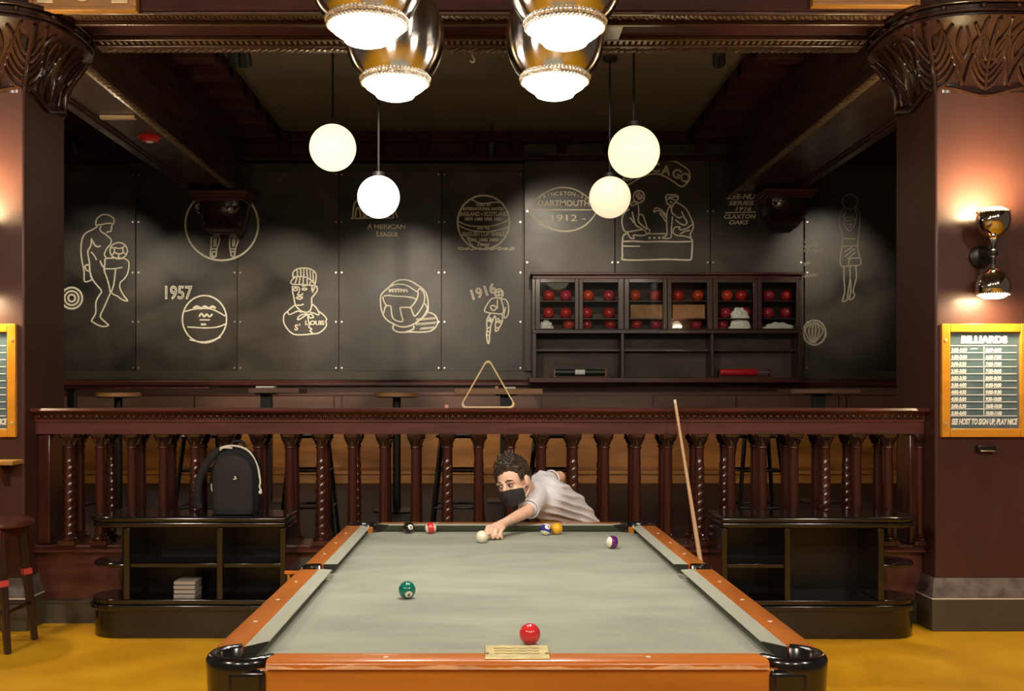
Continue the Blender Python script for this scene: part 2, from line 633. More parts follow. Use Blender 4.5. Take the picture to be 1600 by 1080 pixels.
def leaf_strip(mb, x0, x1, y0, y1, z, step, h, axis='x'):
    """Carved running-leaf ornament on the underside of a beam: slanting ridges."""
    n = int(abs(x1 - x0) / step)
    for i in range(n):
        a = x0 + (x1 - x0) * i / n
        w = (x1 - x0) / n
        for s, k in ((0.0, 0.62), (0.33, 0.9), (0.66, 0.7)):
            q0, q1 = (a + w * s, y0), (a + w * (s + 0.42), y0 + (y1 - y0) * k)
            mid = ((q0[0] + q1[0]) / 2 - w * 0.12, (q0[1] + q1[1]) / 2)
            pts = [(p[0], p[1], z - 0.004) if axis == 'x' else (p[1], p[0], z - 0.004) for p in (q0, mid, q1)]
            mb.tube(pts, [h * 0.5, h, h * 0.35], 5)


sof = MB()
for xa, xb in ((-2.72, -0.12), (0.13, 0.62), (0.86, 2.62)):
    pass
sof.box(-2.60, 2.52, 6.47, 6.50, ZB - 0.02, ZB)
sof.box(-2.60, 2.52, 6.63, 6.66, ZB - 0.03, ZB)
sof.box(-2.60, 2.52, 6.91, 6.935, ZB - 0.03, ZB)
sof.box(-2.60, 2.52, 7.02, 7.15, ZB - 0.035, ZB)
sof.box(0.76, 0.88, 6.66, 6.91, ZB - 0.028, ZB)
sof.box(-0.42, -0.30, 6.66, 6.91, ZB - 0.028, ZB)
struct(sof.build('trim_soffit', M['beam_wood'], bevel=0.006))
lf = MB()
leaf_strip(lf, -2.55, 2.50, 6.505, 6.625, ZB, 0.085, 0.012)
leaf_strip(lf, -2.55, 2.50, 7.13, 7.04, ZB - 0.035, 0.12, 0.009)
struct(lf.build('trim_leaf', M['carved_gilt']))
dn = MB()
x = -2.55
while x < 2.5:
    dn.box(x, x + 0.020, 6.945, 7.005, ZB - 0.026, ZB)
    x += 0.040
struct(dn.build('trim_dentil', M['carved_gilt']))


def alcove_beam(x0, x1, name, YW):
    mb = MB()
    mb.box(x0, x1, 7.15, YW, ZB + 0.03, ZC)
    # raised mouldings along both lower edges, leaving a sunk panel between
    mb.box(x0 - 0.03, x0 + 0.05, 7.15, YW, ZB - 0.01, ZB + 0.06)
    mb.box(x1 - 0.05, x1 + 0.03, 7.15, YW, ZB - 0.01, ZB + 0.06)
    mb.box(x0 + 0.05, x0 + 0.075, 7.15, YW, ZB + 0.012, ZB + 0.03)
    mb.box(x1 - 0.075, x1 - 0.05, 7.15, YW, ZB + 0.012, ZB + 0.03)
    struct(mb.build(name, M['beam_wood'], bevel=0.006))


alcove_beam(-3.40, -2.86, 'beam_west', 12.46)
alcove_beam(2.88, 3.60, 'beam_east', 12.38)
lf = MB()
leaf_strip(lf, 7.2, 11.8, -2.90, -2.82, ZB - 0.012, 0.10, 0.012, axis='y')
leaf_strip(lf, 7.2, 11.8, 2.92, 2.84, ZB - 0.012, 0.10, 0.010, axis='y')
struct(lf.build('trim_beam_leaf', M['carved_gilt']))

# joists that flank the flat middle of the alcove ceiling, and the frieze over the boards
js = MB()
for sgn, xa, xb in ((-1, -2.86, -2.36), (1, 2.36, 2.88)):
    for k in range(9):
        y = 7.5 + k * 0.55
        js.box(xa, xb, y, y + 0.16, ZC - 0.16, ZC)
    js.box(-2.44 if sgn < 0 else 2.36, -2.36 if sgn < 0 else 2.44, 7.15, YW - 0.15, ZC - 0.12, ZC)
for k in range(7):
    y = 7.5 + k * 0.7
    js.box(-6.4, -3.4, y, y + 0.16, ZC - 0.16, ZC)
    js.box(3.6, 6.4, y, y + 0.16, ZC - 0.16, ZC)
struct(js.build('trim_joist', M['beam_side'], bevel=0.006))

fr = MB()
zb = pz(255, YW)
fr.box(-6.5, 6.5, YW - 0.10, YW, zb, ZC)
fr.box(-6.5, 6.5, YW - 0.16, YW, zb, zb + 0.05)
fr.box(-6.5, 6.5, YW - 0.22, YW, ZC - 0.12, ZC)
for k in range(-7, 8):
    x = px2x(806) + k * (px2x(877) - px2x(806))
    if -5.9 < x < 5.9 and abs(abs(x) - 3.1) > 0.4:
        fr.box(x - 0.06, x + 0.06, YW - 0.36, YW - 0.1, zb + 0.19, zb + 0.27)
        fr.prism([(YW - 0.1, zb + 0.08), (YW - 0.3, zb + 0.19), (YW - 0.1, zb + 0.19)], 'x', x - 0.05, x + 0.05)
struct(fr.build('trim_frieze', M['beam_side'], bevel=0.005))

# ------------------------------------------------------------------ corbels under the beam ends
def corbel(x, w, z1, label, yb, hs=1.0):
    t = thing('corbel', (x, yb, z1), label, 'corbel')
    h = w / 2
    t.scale = (1, 1, hs)
    mb = MB()
    mb.box(-h - 0.06, h + 0.06, -0.46, 0.0, -0.05, 0.0)
    mb.box(-h - 0.04, h + 0.04, -0.44, 0.0, -0.09, -0.05)
    mb.box(-h - 0.01, h + 0.01, -0.41, 0.0, -0.13, -0.09)
    mb.build('abacus', M['mahogany_rail'], t, bevel=0.008)
    vs, fs = [], []
    prof = [(-0.13, 1.0, 0.40), (-0.26, 1.0, 0.39), (-0.36, 0.95, 0.36), (-0.46, 0.86, 0.29), (-0.53, 0.74, 0.20), (-0.57, 0.6, 0.10)]
    n = 14
    for z, k, d in prof:
        for i in range(n + 1):
            a = -PI / 2 + PI * i / n
            ex = 0.45
            cx = math.copysign(abs(sin(a)) ** ex, sin(a)) * h * k
            cy = -abs(cos(a)) ** ex * d
            vs.append((cx, cy, z))
    m = n + 1
    for r in range(len(prof) - 1):
        for i in range(n):
            fs.append((r * m + i, r * m + i + 1, (r + 1) * m + i + 1, (r + 1) * m + i))
    fs.append(tuple(range(m)))
    fs.append(tuple((len(prof) - 1) * m + i for i in range(m - 1, -1, -1)))
    for r in range(len(prof) - 1):
        fs.append((r * m, (r + 1) * m, (r + 1) * m + n, r * m + n))
    mb = MB().add(vs, fs)
    for k in range(5):     # carved leaves on the face
        u = (k - 2) / 2.4
        for s in (-1, 1):
            for q in range(4):
                z0 = -0.50 + q * 0.085
                mb.tube([(u * h * 0.75, -0.22 - q * 0.055, z0), (u * h * 0.8 + s * 0.02, -0.27 - q * 0.045, z0 + 0.04), (u * h * 0.8 + s * 0.05, -0.29 - q * 0.04, z0 + 0.035)], [0.012, 0.012, 0.006], 5)
    mb.build('bracket', M['carved_dark'], t)
    return t


corbel(px2x(347, 12.2), 0.55, ZB - 0.01, 'dark carved corbel before the chalk circle, under the beam with the red alarm', 12.465, 0.86)
corbel(px2x(1226, 12.2), 0.50, ZB - 0.01, 'dark carved corbel beside the chalked OAKS lettering, above the end of the ball cabinet', 12.385, 0.70)

# ------------------------------------------------------------------ pillars with carved capitals
def superell(a, r, e):
    c, s = cos(a), sin(a)
    k = (abs(c) ** e + abs(s) ** e) ** (-1 / e)
    return r * k * c, r * k * s


def pillar(xc, label):
    t = thing('pillar', (xc, 6.79, 0), label, 'pillar')
    w, d = 0.60, 0.62
    MB().box(-w / 2, w / 2, -d / 2, d / 2, 0.30, 3.45).build('shaft', M['maroon_paint'], t, bevel=0.018, seg=3)
    b = MB()
    b.box(-w / 2 - 0.045, w / 2 + 0.045, -d / 2 - 0.07, d / 2 + 0.03, 0.0, 0.195)
    b.build('plinth', M['base_olive'], t, bevel=0.004)
    MB().box(-w / 2 - 0.048, w / 2 + 0.048, -d / 2 - 0.073, d / 2 + 0.03, 0.195, 0.203).build('plinth_line', M['white_line'], t)
    s = MB()
    x0, x1, y0, y1 = -w / 2 - 0.045, w / 2 + 0.045, -d / 2 - 0.07, d / 2 + 0.03
    a0, a1, b0, b1 = -w / 2 - 0.006, w / 2 + 0.006, -d / 2 - 0.006, d / 2 + 0.006
    z0, z1, z2 = 0.203, 0.225, 0.315
    vs = [(x0, y0, z0), (x1, y0, z0), (x1, y1, z0), (x0, y1, z0), (x0, y0, z1), (x1, y0, z1), (x1, y1, z1), (x0, y1, z1),
          (a0, b0, z2), (a1, b0, z2), (a1, b1, z2), (a0, b1, z2)]
    fs = [(0, 1, 2, 3), (8, 9, 10, 11)]
    for i in range(4):
        j = (i + 1) % 4
        fs += [(i, j, 4 + j, 4 + i), (4 + i, 4 + j, 8 + j, 8 + i)]
    s.add(vs, fs).build('stone_moulding', M['stone_grey'], t)
    # bell of the capital: square at the neck, rounding and flaring to the top
    def surf(a, v):
        """v from 0 (neck) to 1 (under the abacus)."""
        r = 0.312 + 0.025 * v + 0.195 * v ** 2.3
        e = 9 - 6.2 * min(1, v * 1.25)
        x, y = superell(a, r, max(2.6, e))
        return Vector((x, y * 1.02, 3.30 + 0.40 * v))
    mb = MB()
    n, m = 64, 12
    vs = [surf(2 * PI * i / n, k / (m - 1)) for k in range(m) for i in range(n)]
    fs = []
    for k in range(m - 1):
        for i in range(n):
            j = (i + 1) % n
            fs.append((k * n + i, k * n + j, (k + 1) * n + j, (k + 1) * n + i))
    fs.append(tuple(range(n)))
    fs.append(tuple((m - 1) * n + i for i in range(n)))
    mb.add(vs, fs)
    cap = mb.build('capital', M['carved_dark'], t)
    ab = MB()
    for (r, za, zb_) in ((0.525, 3.70, 3.725), (0.545, 3.725, 3.745), (0.525, 3.745, 3.775), (0.56, 3.775, 3.80)):
        ab.prism([superell(2 * PI * i / 64, r, 2.7) for i in range(64)], 'z', za, zb_)
    ab.build('abacus', M['carved_dark'], t, bevel=0.004)
    kn = MB()
    for i in range(16):
        x, y = superell(2 * PI * (i + 0.5) / 16, 0.535, 2.7)
        kn.sphere((x, y, 3.76), 0.018, 10, 6)
    kn.build('egg_ornament', M['carved_dark'], cap)
    # acanthus: fans of raised ribs laid on the bell
    lv = MB()
    front = -PI / 2

    def ridge(pts, r0, r1):
        out = []
        for a, v in pts:
            p = surf(a, max(0.0, min(1, v)))
            q = Vector((p.x, p.y, 0)).normalized()
            out.append(p + q * 0.008)
        sm = smooth_path(out, 3)
        k = len(sm)
        lv.tube(sm, [r0 + (r1 - r0) * i / (k - 1) for i in range(k)], 6)
    for c in range(8):
        a0 = front + c * PI / 4
        wide = 0.30
        # rising stem with side curls
        ridge([(a0, 0.02), (a0, 0.45), (a0, 0.95)], 0.012, 0.016)
        for s in (-1, 1):
            for q in range(6):
                v0 = 0.06 + q * 0.10
                da = wide * (1 - 0.09 * q)
                ridge([(a0 + s * 0.03, v0), (a0 + s * da * 0.55, v0 + 0.10), (a0 + s * da * 0.95, v0 + 0.30), (a0 + s * da * 0.80, v0 + 0.40)], 0.015, 0.009)
        # crossing tendrils between the fans
        b0 = a0 + PI / 8
        for s in (-1, 1):
            ridge([(b0 + s * 0.02, 0.10), (b0 + s * 0.10, 0.42), (b0 + s * 0.21, 0.70), (b0 + s * 0.12, 0.90)], 0.013, 0.010)
            ridge([(b0 + s * 0.02, 0.48), (b0 + s * 0.08, 0.66), (b0 + s * 0.03, 0.86)], 0.012, 0.008)
    # carved mask-like pair of scrolls on the front
    for s in (-1, 1):
        pts = []
        for k in range(22):
            th = k * 0.42
            rr = 0.14 * (1 - k / 24)
            pts.append((front + s * (0.15 + rr * cos(th) * 0.9), 0.56 + rr * sin(th) * 1.6))
        ridge(pts, 0.014, 0.012)
    lv.build('acanthus', M['carved_dark'], cap)
    # scalloped lower rim: dips in the middle of each face
    rim = MB()
    pts = []
    for i in range(96):
        a = 2 * PI * i / 96
        k = (1 + cos(4 * (a - front))) / 2
        x, y = superell(a, 0.318, 9)
        pts.append((x, y, 3.335 - 0.055 * k))
    rim.tube(pts, 0.014, 6, closed=True)
    rim.build('rim', M['carved_dark'], cap)
    return t


pillar(PXL, 'glossy maroon pillar with dark capital standing behind the round wooden stool')
pillar(PXR, 'glossy maroon pillar with carved capital carrying the chrome sconce and BILLIARDS board')

# framed boards above the capitals
def over_board(x0, x1, zlo, label):
    t = thing('fascia_board', ((x0 + x1) / 2, 6.40, zlo), label, 'board')
    w = (x1 - x0)
    mb = MB()
    mb.box(-w / 2, w / 2, 0.0, 0.05, 0.02, 0.42)
    mb.build('panel', M['gold_wood'], t, bevel=0.006)
    f = MB()
    f.box(-w / 2 - 0.012, w / 2 + 0.012, -0.015, 0.05, 0.0, 0.022)
    f.box(-w / 2 - 0.012, -w / 2 + 0.012, -0.015, 0.05, 0.022, 0.42)
    f.box(w / 2 - 0.012, w / 2 + 0.012, -0.015, 0.05, 0.022, 0.42)
    f.build('frame', M['gold_wood'], t, bevel=0.004)
    for dx, ww in ((-w * 0.36, 0.10), (w * 0.36, 0.10)):
        MB().cbox((dx, -0.006, 0.088), (ww, 0.02, 0.09)).build('corner_block', M['cream_block'], t, bevel=0.004)
    MB().lathe([(0.055, -0.016), (0.055, 0.0)], (0, 0, 0.108), 24, axis='y').build('boss', M['cream_block'], t)


over_board(-2.76, -2.13, ZB - 0.025, 'gold-brown framed board on the cross beam, above the capital by the red alarm')
over_board(2.00, 2.63, ZB + 0.005, 'gold-brown framed board on the cross beam, above the capital of the sconce pillar')

# small things on the west beam
a = thing('fire_alarm', (*[(234 - CX) * 9.73 / F, 9.73], ZB + 0.03), 'round red alarm fixed to the underside of the long beam', 'alarm')
MB().lathe([(0.105, -0.012), (0.115, -0.006), (0.115, 0.0)], n=32).build('base_plate', M['alarm_red'], a)
MB().lathe([(0.02, -0.045), (0.07, -0.04), (0.095, -0.012)], n=32).build('cover', M['alarm_red'], a)
MB().lathe([(0.01, -0.056), (0.03, -0.053), (0.034, -0.042)], n=20).build('lens', M['alarm_white'], a)
tag(MB().cbox((0, 0, -0.015), (0.30, 0.06, 0.03)).build('batten', M['cream_block'], loc=(-3.13, 8.98, ZB + 0.028), bevel=0.004), 'short pale orange batten across the beam before the red alarm', 'batten')

# black spotlights along the frieze
def spot(px, py, D, label, aim=None, power=40):
    p = P(px, py, D)
    t = thing('spotlight', p, label, 'spotlight', 'black spotlights near the ceiling')
    MB().lathe([(0.055, -0.10), (0.06, -0.02), (0.05, 0.06), (0.02, 0.09)], n=20).build('housing', M['spot_black'], t, rot=(0.5, 0, 0))
    MB().tube([(0, 0, 0.05), (0, 0, ZC - p.z)], 0.012, 8).build('stem', M['spot_black'], t)
    if aim:
        spot_light('spot_beam', p + Vector((0, -0.06, -0.12)), P(*aim, YW), power, (1.0, 0.84, 0.62), 1.0)


spot(116, 228, 12.0, 'black spotlight by the wall, beside the maroon pillar and above the chalk soccer player')
spot(178, 226, 12.0, 'black spotlight between the long beam and the spotlight by the pillar')
spot(768, 230, 12.0, 'black spotlight on the frieze above the round chalk ball, behind the chrome lamps')


def added_wash_spot(x, y, aims, label):
    """Added helper: black spotlight hung from the alcove ceiling; each head washes a patch of the boards."""
    t = thing('spotlight', (x, y, 4.33), label, 'spotlight', 'black spotlights near the ceiling')
    MB().tube([(0, 0, 0.06), (0, 0, ZC - 4.33)], 0.012, 8).build('stem', M['spot_black'], t)
    for k, (ax_, ay_, pw, ang) in enumerate(aims):
        tgt = P(ax_, ay_, YW - 0.05)
        d = (tgt - Vector((x, y, 4.33))).normalized()
        hd = MB().lathe([(0.03, -0.10), (0.05, -0.08), (0.055, 0.05), (0.055, 0.07), (0.048, 0.07), (0.046, 0.03)], n=20).build('head', M['spot_black'], t, loc=(0.09 * (k - (len(aims) - 1) / 2), 0, 0))
        hd.rotation_mode = 'QUATERNION'
        hd.rotation_quaternion = d.to_track_quat('Z', 'Y')
        spot_light('added_wash_beam', Vector((x + 0.09 * (k - (len(aims) - 1) / 2), y, 4.33)) + d * 0.09, tgt, pw * 2.7, (1.0, 0.86, 0.66), math.radians(ang), 1.0, 0.05)  # added light that brightens the boards


added_wash_spot(-2.10, 9.0, ((425, 500, 56, 34), (435, 580, 40, 26)), 'added black twin spotlight hanging among the joists beside the beam with the red alarm')
added_wash_spot(-0.90, 8.0, ((618, 520, 80, 32), (740, 575, 50, 28)), 'added black twin spotlight hidden behind the chrome lamps beside the yellowish globe')
added_wash_spot(0.62, 8.0, ((885, 405, 52, 26), (1010, 520, 13, 44)), 'added black twin spotlight hidden behind the chrome lamps towards the amber-white globe')
added_wash_spot(4.6, 9.4, ((1290, 450, 40, 32),), 'added black spotlight beyond the beam over the sconce pillar, above the chalk jumper')
added_wash_spot(2.00, 9.0, ((1110, 470, 12, 34),), 'added black spotlight hanging among the joists beside the beam over the sconce pillar')
added_wash_spot(-4.6, 9.4, ((150, 480, 34, 42), (290, 490, 44, 30)), 'added black twin spotlight beyond the red-alarm beam, over the chalk soccer player')

# ------------------------------------------------------------------ blackboard panels with chalk drawings
YB, YP = YW - 0.03, YW - 0.11          # faces of the plain boards and of the projecting middle boards
ZT, ZL = pz(268, YB), pz(580, YB)


def wx(px, Y):
    return (px - CX) * Y / F


class Chalk:
    """Collects chalk lines given in photograph pixels on a board at depth Y."""

    def __init__(self, Y, w=0.0090):
        self.Y, self.w, self.mb = Y, w, MB()

    def line(self, pts, sub=4, closed=False, w=None, org=(0, 0), k=1.0):
        pp = [(org[0] + x / k, org[1] + y / k) for x, y in pts]
        path = [P(x, y, self.Y) for x, y in pp]
        if sub > 1 and len(path) > 2:
            path = smooth_path(path, sub, closed)
        self.mb.tube(path, w or self.w, 6, closed=closed, flat=((0, 1, 0), 0.3))
        return self

    def circle(self, cx, cy, rx, ry=None, a0=0, a1=360, rot=0, w=None, n=40):
        ry = ry or rx
        pts = []
        full = a1 - a0 >= 360
        for i in range(n if full else n + 1):
            t = math.radians(a0 + (a1 - a0) * i / n)
            x, y = rx * cos(t), ry * sin(t)
            c, s = cos(math.radians(rot)), sin(math.radians(rot))
            pts.append((cx + x * c - y * s, cy + x * s + y * c))
        return self.line(pts, 1, full, w)

    def dots(self, pts, r=0.012):
        for x, y in pts:
            self.mb.sphere(P(x, y, self.Y), (r, 0.003, r), 10, 6)
        return self

    def text(self, body, x, y, h, align='CENTER', outline=0, rot=0, shear=0, spacing=1.0, bold=0.0, width=None):
        """Baseline at pixel (x, y), capital height h pixels; width: fit the line to that many pixels."""
        size = h / 0.70 * self.Y / F
        vs, fs = text_mesh(body, size, 0.002, align, outline, shear, spacing, bold)
        if not vs:
            return self
        sx = 1.0
        if width:
            w0 = max(v[0] for v in vs) - min(v[0] for v in vs)
            sx = width * self.Y / F / w0
        p = P(x, y, self.Y)
        c, s = cos(math.radians(rot)), sin(math.radians(rot))
        self.mb.add([(p.x + v[0] * sx * c - v[2] * s, p.y + v[1] * (0.3 if outline else 1) - 0.001, p.z + v[0] * sx * s + v[2] * c) for v in vs], fs)
        return self

    def build(self, panel, name='chalk_drawing', m='chalk'):
        o = self.mb.build(name, M[m], panel, loc=-panel.location)
        return o


def panel(x0, x1, Y, zt, zl, label, rows, edge=(True, True)):
    xa, xb = x0 + 0.004, x1 - 0.004
    th = YW - Y
    t = thing('blackboard_panel', ((xa + xb) / 2, Y, zl), label, 'blackboard')
    h = (xb - xa) / 2
    MB().box(-h, h, 0.0, th - 0.002, 0, zt - zl).build('board', M['chalkboard'], t, bevel=0.003)
    for py in rows:
        z = pz(py, Y) - zl
        for s, on in ((-1, edge[0]), (1, edge[1])):
            if on:
                panel.screw = getattr(panel, 'screw', None)
                if panel.screw is None:
                    panel.screw = MB().lathe([(0.011, -0.004), (0.011, 0.0)], n=10, axis='y').build('screw', M['steel_screw'], t, loc=(s * (h - 0.03), 0, z))
                else:
                    copy_obj(panel.screw, t, (s * (h - 0.03), 0, z))
    return t


ROWS = (273, 347, 426, 503, 575)
seams = [-5.9, px2x(54, YB), px2x(212, YB), px2x(371, YB), px2x(529.5, YB), px2x(690, YB), px2x(818, YP)]
labs = ['blackboard panel half hidden behind the dark-capital pillar, beyond the chalk soccer player',
        'blackboard panel with chalk drawing of a soccer player balancing a ball on his knee',
        'blackboard panel with chalk numerals 1957, a basketball and a circled footballer',
        'blackboard panel with chalk bust of a ballplayer in a striped cap',
        'blackboard panel lettered American League with a chalk laced ball casting a shadow',
        'blackboard panel with chalk ball full of writing above a running player marked 1916']
pan = []
for i in range(6):
    pan.append(panel(seams[i], seams[i + 1], YB, ZT, ZL, labs[i], ROWS))
xr = [px2x(819, YP), px2x(961, YP), px2x(1110, YP), px2x(1256, YP)]
ZT2 = pz(238, YP)
labs2 = ['projecting blackboard panel with chalk football marked Dartmouth 1912',
         'projecting blackboard panel with two chalk figures shooting marbles under an arched scroll',
         'projecting blackboard panel with small slanted chalk lettering ending in OAKS']
for i in range(3):
    pan.append(panel(xr[i], xr[i + 1], YP, ZT2, ZL, labs2[i], (247, 330, 410)))
pan.append(panel(px2x(1257, YB), px2x(1420, YB), YB, ZT, ZL, 'blackboard panel with faint chalk jumper raising a ball overhead', ROWS))
pan.append(panel(px2x(1420, YB), 5.9, YB, ZT, ZL, 'blackboard panel half hidden behind the sconce pillar, beyond the chalk jumper', ROWS))

fb = MB()
fb.box(-6.4, 6.4, YW - 0.05, YW, pz(594, YW), ZL)
fb.box(-6.4, xr[0], YW - 0.06, YW, ZT, pz(257, YW))
fb.box(xr[0], xr[3], YP, YW, ZT2, pz(225, YP))
fb.box(xr[3], 6.4, YW - 0.06, YW, ZT, pz(257, YW))
struct(fb.build('trim_board', M['board_frame'], bevel=0.004))

# --- soccer player (panel 1)
c = Chalk(YB)
k, o = 5.146, (100, 320)
L = lambda pts, **kw: c.line(pts, org=o, k=k, **kw)
L([(255, 165), (262, 118), (300, 84), (345, 80), (395, 105), (402, 140), (385, 168), (378, 212), (360, 216), (340, 225)])
L([(255, 165), (300, 160), (345, 150), (385, 150)])
L([(300, 172), (288, 195), (305, 222), (330, 236), (375, 275), (380, 300), (365, 330), (345, 350), (325, 400), (340, 425)])
L([(270, 175), (230, 200), (180, 225), (150, 265), (138, 330), (138, 400), (150, 480), (162, 540), (165, 615), (205, 612), (225, 595), (210, 570)])
L([(222, 270), (215, 330), (192, 375), (200, 440), (205, 480), (180, 485), (168, 500), (185, 530), (208, 530)])
L([(205, 480), (210, 545), (235, 610), (300, 690), (290, 720), (258, 780), (255, 870), (225, 925), (230, 942), (300, 978), (355, 972), (345, 955), (310, 925), (292, 895), (320, 830), (375, 705)])
L([(222, 275), (245, 320), (270, 338), (295, 330)])
L([(335, 432), (420, 428), (490, 435), (522, 465), (515, 540), (490, 590), (455, 625), (450, 670), (480, 730), (512, 770), (490, 772), (455, 755), (430, 735), (395, 720), (385, 705)])
L([(330, 515), (400, 515), (470, 503)])
L([(330, 430), (328, 480), (322, 520), (345, 590), (362, 650), (375, 705), (400, 640), (415, 520)])
L([(290, 450), (305, 485), (330, 515)])
L([(218, 380), (245, 410), (262, 445)])
c.circle(100 + 440 / k, 320 + 370 / k, 13.6, 12.6)
L([(385, 350), (410, 345), (440, 352), (470, 345), (490, 330)]); L([(410, 345), (405, 380), (440, 395), (475, 385), (470, 345)])
L([(405, 380), (390, 405)]); L([(440, 395), (440, 428)]); L([(475, 385), (505, 400)])
c.build(pan[1])
c = Chalk(YB)      # round badge at the edge of the board
for r in (16.5, 11, 5.5):
    c.circle(112, 466, r, r, 0, 360, n=26, w=0.012)
c.build(pan[1])

# --- 1957, basketball, circled footballer (panel 2)
c = Chalk(YB)
c.text('1957', 277, 467, 20, outline=0.006, width=43)
c.build(pan[2], 'chalk_numerals')
c = Chalk(YB)
c.circle(319.5, 499, 34.5, 37)
c.line([(289, 487), (305, 483), (330, 483), (352, 494)]).line([(293, 511), (320, 512.5), (340, 511), (353, 506)]).line([(296, 531), (320, 534.5), (345, 527)])
c.line([(302, 482), (308, 479), (314, 482), (320, 479), (326, 482), (332, 479), (337, 482)], w=0.016)
c.line([(311, 495), (315, 490), (319, 495), (323, 491), (327, 495), (332, 491)], w=0.012).line([(312, 500), (328, 500)]).line([(314, 507), (322, 507)], w=0.014)
c.build(pan[2])
c = Chalk(YB)
c.circle(346.5, 351, 57, 56, w=0.012)
c.text('S', 314, 333, 15, outline=0.006, rot=25)
for s, x in ((1, 335), (-1, 364)):
    c.line([(x - 5, 366), (x - 5, 386), (x - 4 + 2 * s * -1, 400), (x + 2, 401), (x + 4, 388), (x + 8, 376), (x + 6, 366)])
    c.line([(x - 1, 368), (x, 386)]); c.line([(x + 3, 368), (x + 2, 384)]); c.line([(x - 4, 389), (x + 4, 389)])
    c.circle(x - 0.5, 397, 3, 4, n=16)
c.build(pan[2])

# --- ballplayer in a striped cap (panel 3)
c = Chalk(YB)
k, o = 7.71, (430, 400)
L = lambda pts, **kw: c.line(pts, org=o, k=k, **kw)
L([(215, 260), (215, 200), (260, 160), (350, 145), (440, 165), (490, 215), (490, 280), (480, 340)])
L([(215, 255), (255, 250), (330, 250), (400, 270), (460, 320), (478, 345), (440, 355), (330, 345), (240, 345), (195, 335), (190, 310), (215, 275), (240, 255)])
for a, b in (((265, 170), (270, 245)), ((305, 155), (310, 245)), ((345, 150), (345, 248)), ((380, 155), (388, 262)), ((420, 165), (425, 285)), ((455, 185), (458, 310))):
    L([a, b], sub=1)
for a, b in (((262, 255), (240, 335)), ((300, 255), (288, 338)), ((340, 258), (335, 340)), ((385, 275), (385, 345)), ((425, 305), (418, 345))):
    L([a, b], sub=1)
L([(208, 360), (210, 430), (225, 500), (245, 590), (300, 655), (370, 680), (420, 660), (440, 590), (440, 510), (470, 470), (505, 420), (500, 370), (475, 375), (450, 440)])
L([(445, 360), (440, 420)])
L([(220, 400), (240, 385), (270, 405), (240, 420)], closed=True); L([(325, 400), (350, 385), (382, 400), (350, 412)], closed=True)
L([(320, 365), (380, 355)]); L([(225, 370), (275, 375), (295, 400), (285, 440), (268, 465), (290, 472), (330, 465), (322, 445)])
L([(255, 505), (290, 490), (330, 500), (295, 522)], closed=True); L([(265, 590), (300, 595), (345, 580)])
L([(240, 590), (190, 630), (155, 665), (165, 705), (215, 690), (270, 665), (320, 680)])
L([(445, 580), (490, 620), (525, 680), (520, 712), (470, 690), (420, 680)])
L([(155, 665), (110, 705), (100, 770), (115, 830), (165, 900), (230, 945), (330, 950), (440, 940), (520, 930), (590, 880), (618, 830), (610, 790), (620, 760), (580, 710), (520, 665)])
L([(390, 700), (330, 705), (285, 730), (270, 765), (300, 760), (380, 710), (440, 705), (460, 740), (420, 745), (395, 715), (400, 780), (415, 830), (405, 860), (440, 880), (420, 905), (445, 925), (435, 945)])
c.text('S', 430 + 250 / k, 400 + 895 / k, 9, rot=-8, bold=0.003)
c.text('t', 430 + 295 / k, 400 + 840 / k, 4, bold=0.002)
c.text('L OUIS', 430 + 475 / k, 400 + 830 / k, 6.4, bold=0.003, width=30)
c.build(pan[3])

# --- American League and the laced ball (panel 4)
c = Chalk(YB)
c.text('A', 578, 358, 8.2, bold=0.002).text('MERICAN', 609, 357.5, 6.6, bold=0.002, width=49)
c.text('L', 590.5, 369.5, 8.0, bold=0.002).text('EAGUE', 608, 369.5, 6.4, bold=0.002, width=28)
c.build(pan[4], 'chalk_lettering')
c = Chalk(YB)
c.line([(548, 341.5), (615, 340.5)], sub=1)
for i in range(4):
    x = 551 + i * 17
    c.line([(x, 341), (x + 2, 322), (x + 6, 314), (x + 11, 318), (x + 16, 332), (x + 19, 340)])
    c.line([(x + 4, 340), (x + 6, 326), (x + 10, 326), (x + 13, 340)])
c.build(pan[4])
c = Chalk(YB)
k, o = 9.0, (580, 420)
L = lambda pts, **kw: c.line(pts, org=o, k=k, **kw)
L([(135, 390), (175, 325), (250, 260), (330, 185), (430, 155), (540, 170), (650, 230), (740, 300), (785, 380), (800, 490), (795, 600), (730, 680), (650, 745), (580, 790), (480, 818), (390, 810), (300, 770), (215, 715), (165, 640), (135, 530)], closed=True)
L([(175, 385), (240, 375), (330, 385), (450, 390), (560, 402), (630, 425)])
L([(250, 260), (330, 225), (430, 218), (520, 245), (600, 295), (650, 320), (680, 280), (735, 330), (752, 420), (730, 510), (670, 610), (610, 668), (580, 610), (548, 550), (420, 545), (408, 560), (425, 650), (445, 735), (380, 740), (310, 700), (285, 620), (275, 530), (215, 515), (175, 450), (165, 395)])
L([(655, 320), (655, 390), (610, 480), (548, 550)]); L([(175, 630), (190, 560), (215, 515)])
for i in range(7):
    L([(250 + i * 40, 275 - abs(i - 3) * -4), (268 + i * 40, 330)], sub=1, w=0.012)
L([(250, 305), (350, 290), (510, 300)])
L([(750, 490), (790, 560), (740, 660), (690, 720)])
L([(320, 785), (305, 840), (360, 885), (440, 895), (520, 880), (590, 850), (600, 800)])
L([(440, 895), (560, 890), (690, 892), (820, 880), (900, 830), (935, 750), (910, 670), (860, 630), (805, 615)])
for i in range(13):
    for j in range(3):
        x, y = 620 + i * 22 + j * 6, 860 - j * 66 - max(0, i - 3) * 2
        if (x - 760) ** 2 / 170 ** 2 + (y - 760) ** 2 / 115 ** 2 < 1:
            L([(x, y), (x + 22, y - 34)], sub=1, w=0.005)
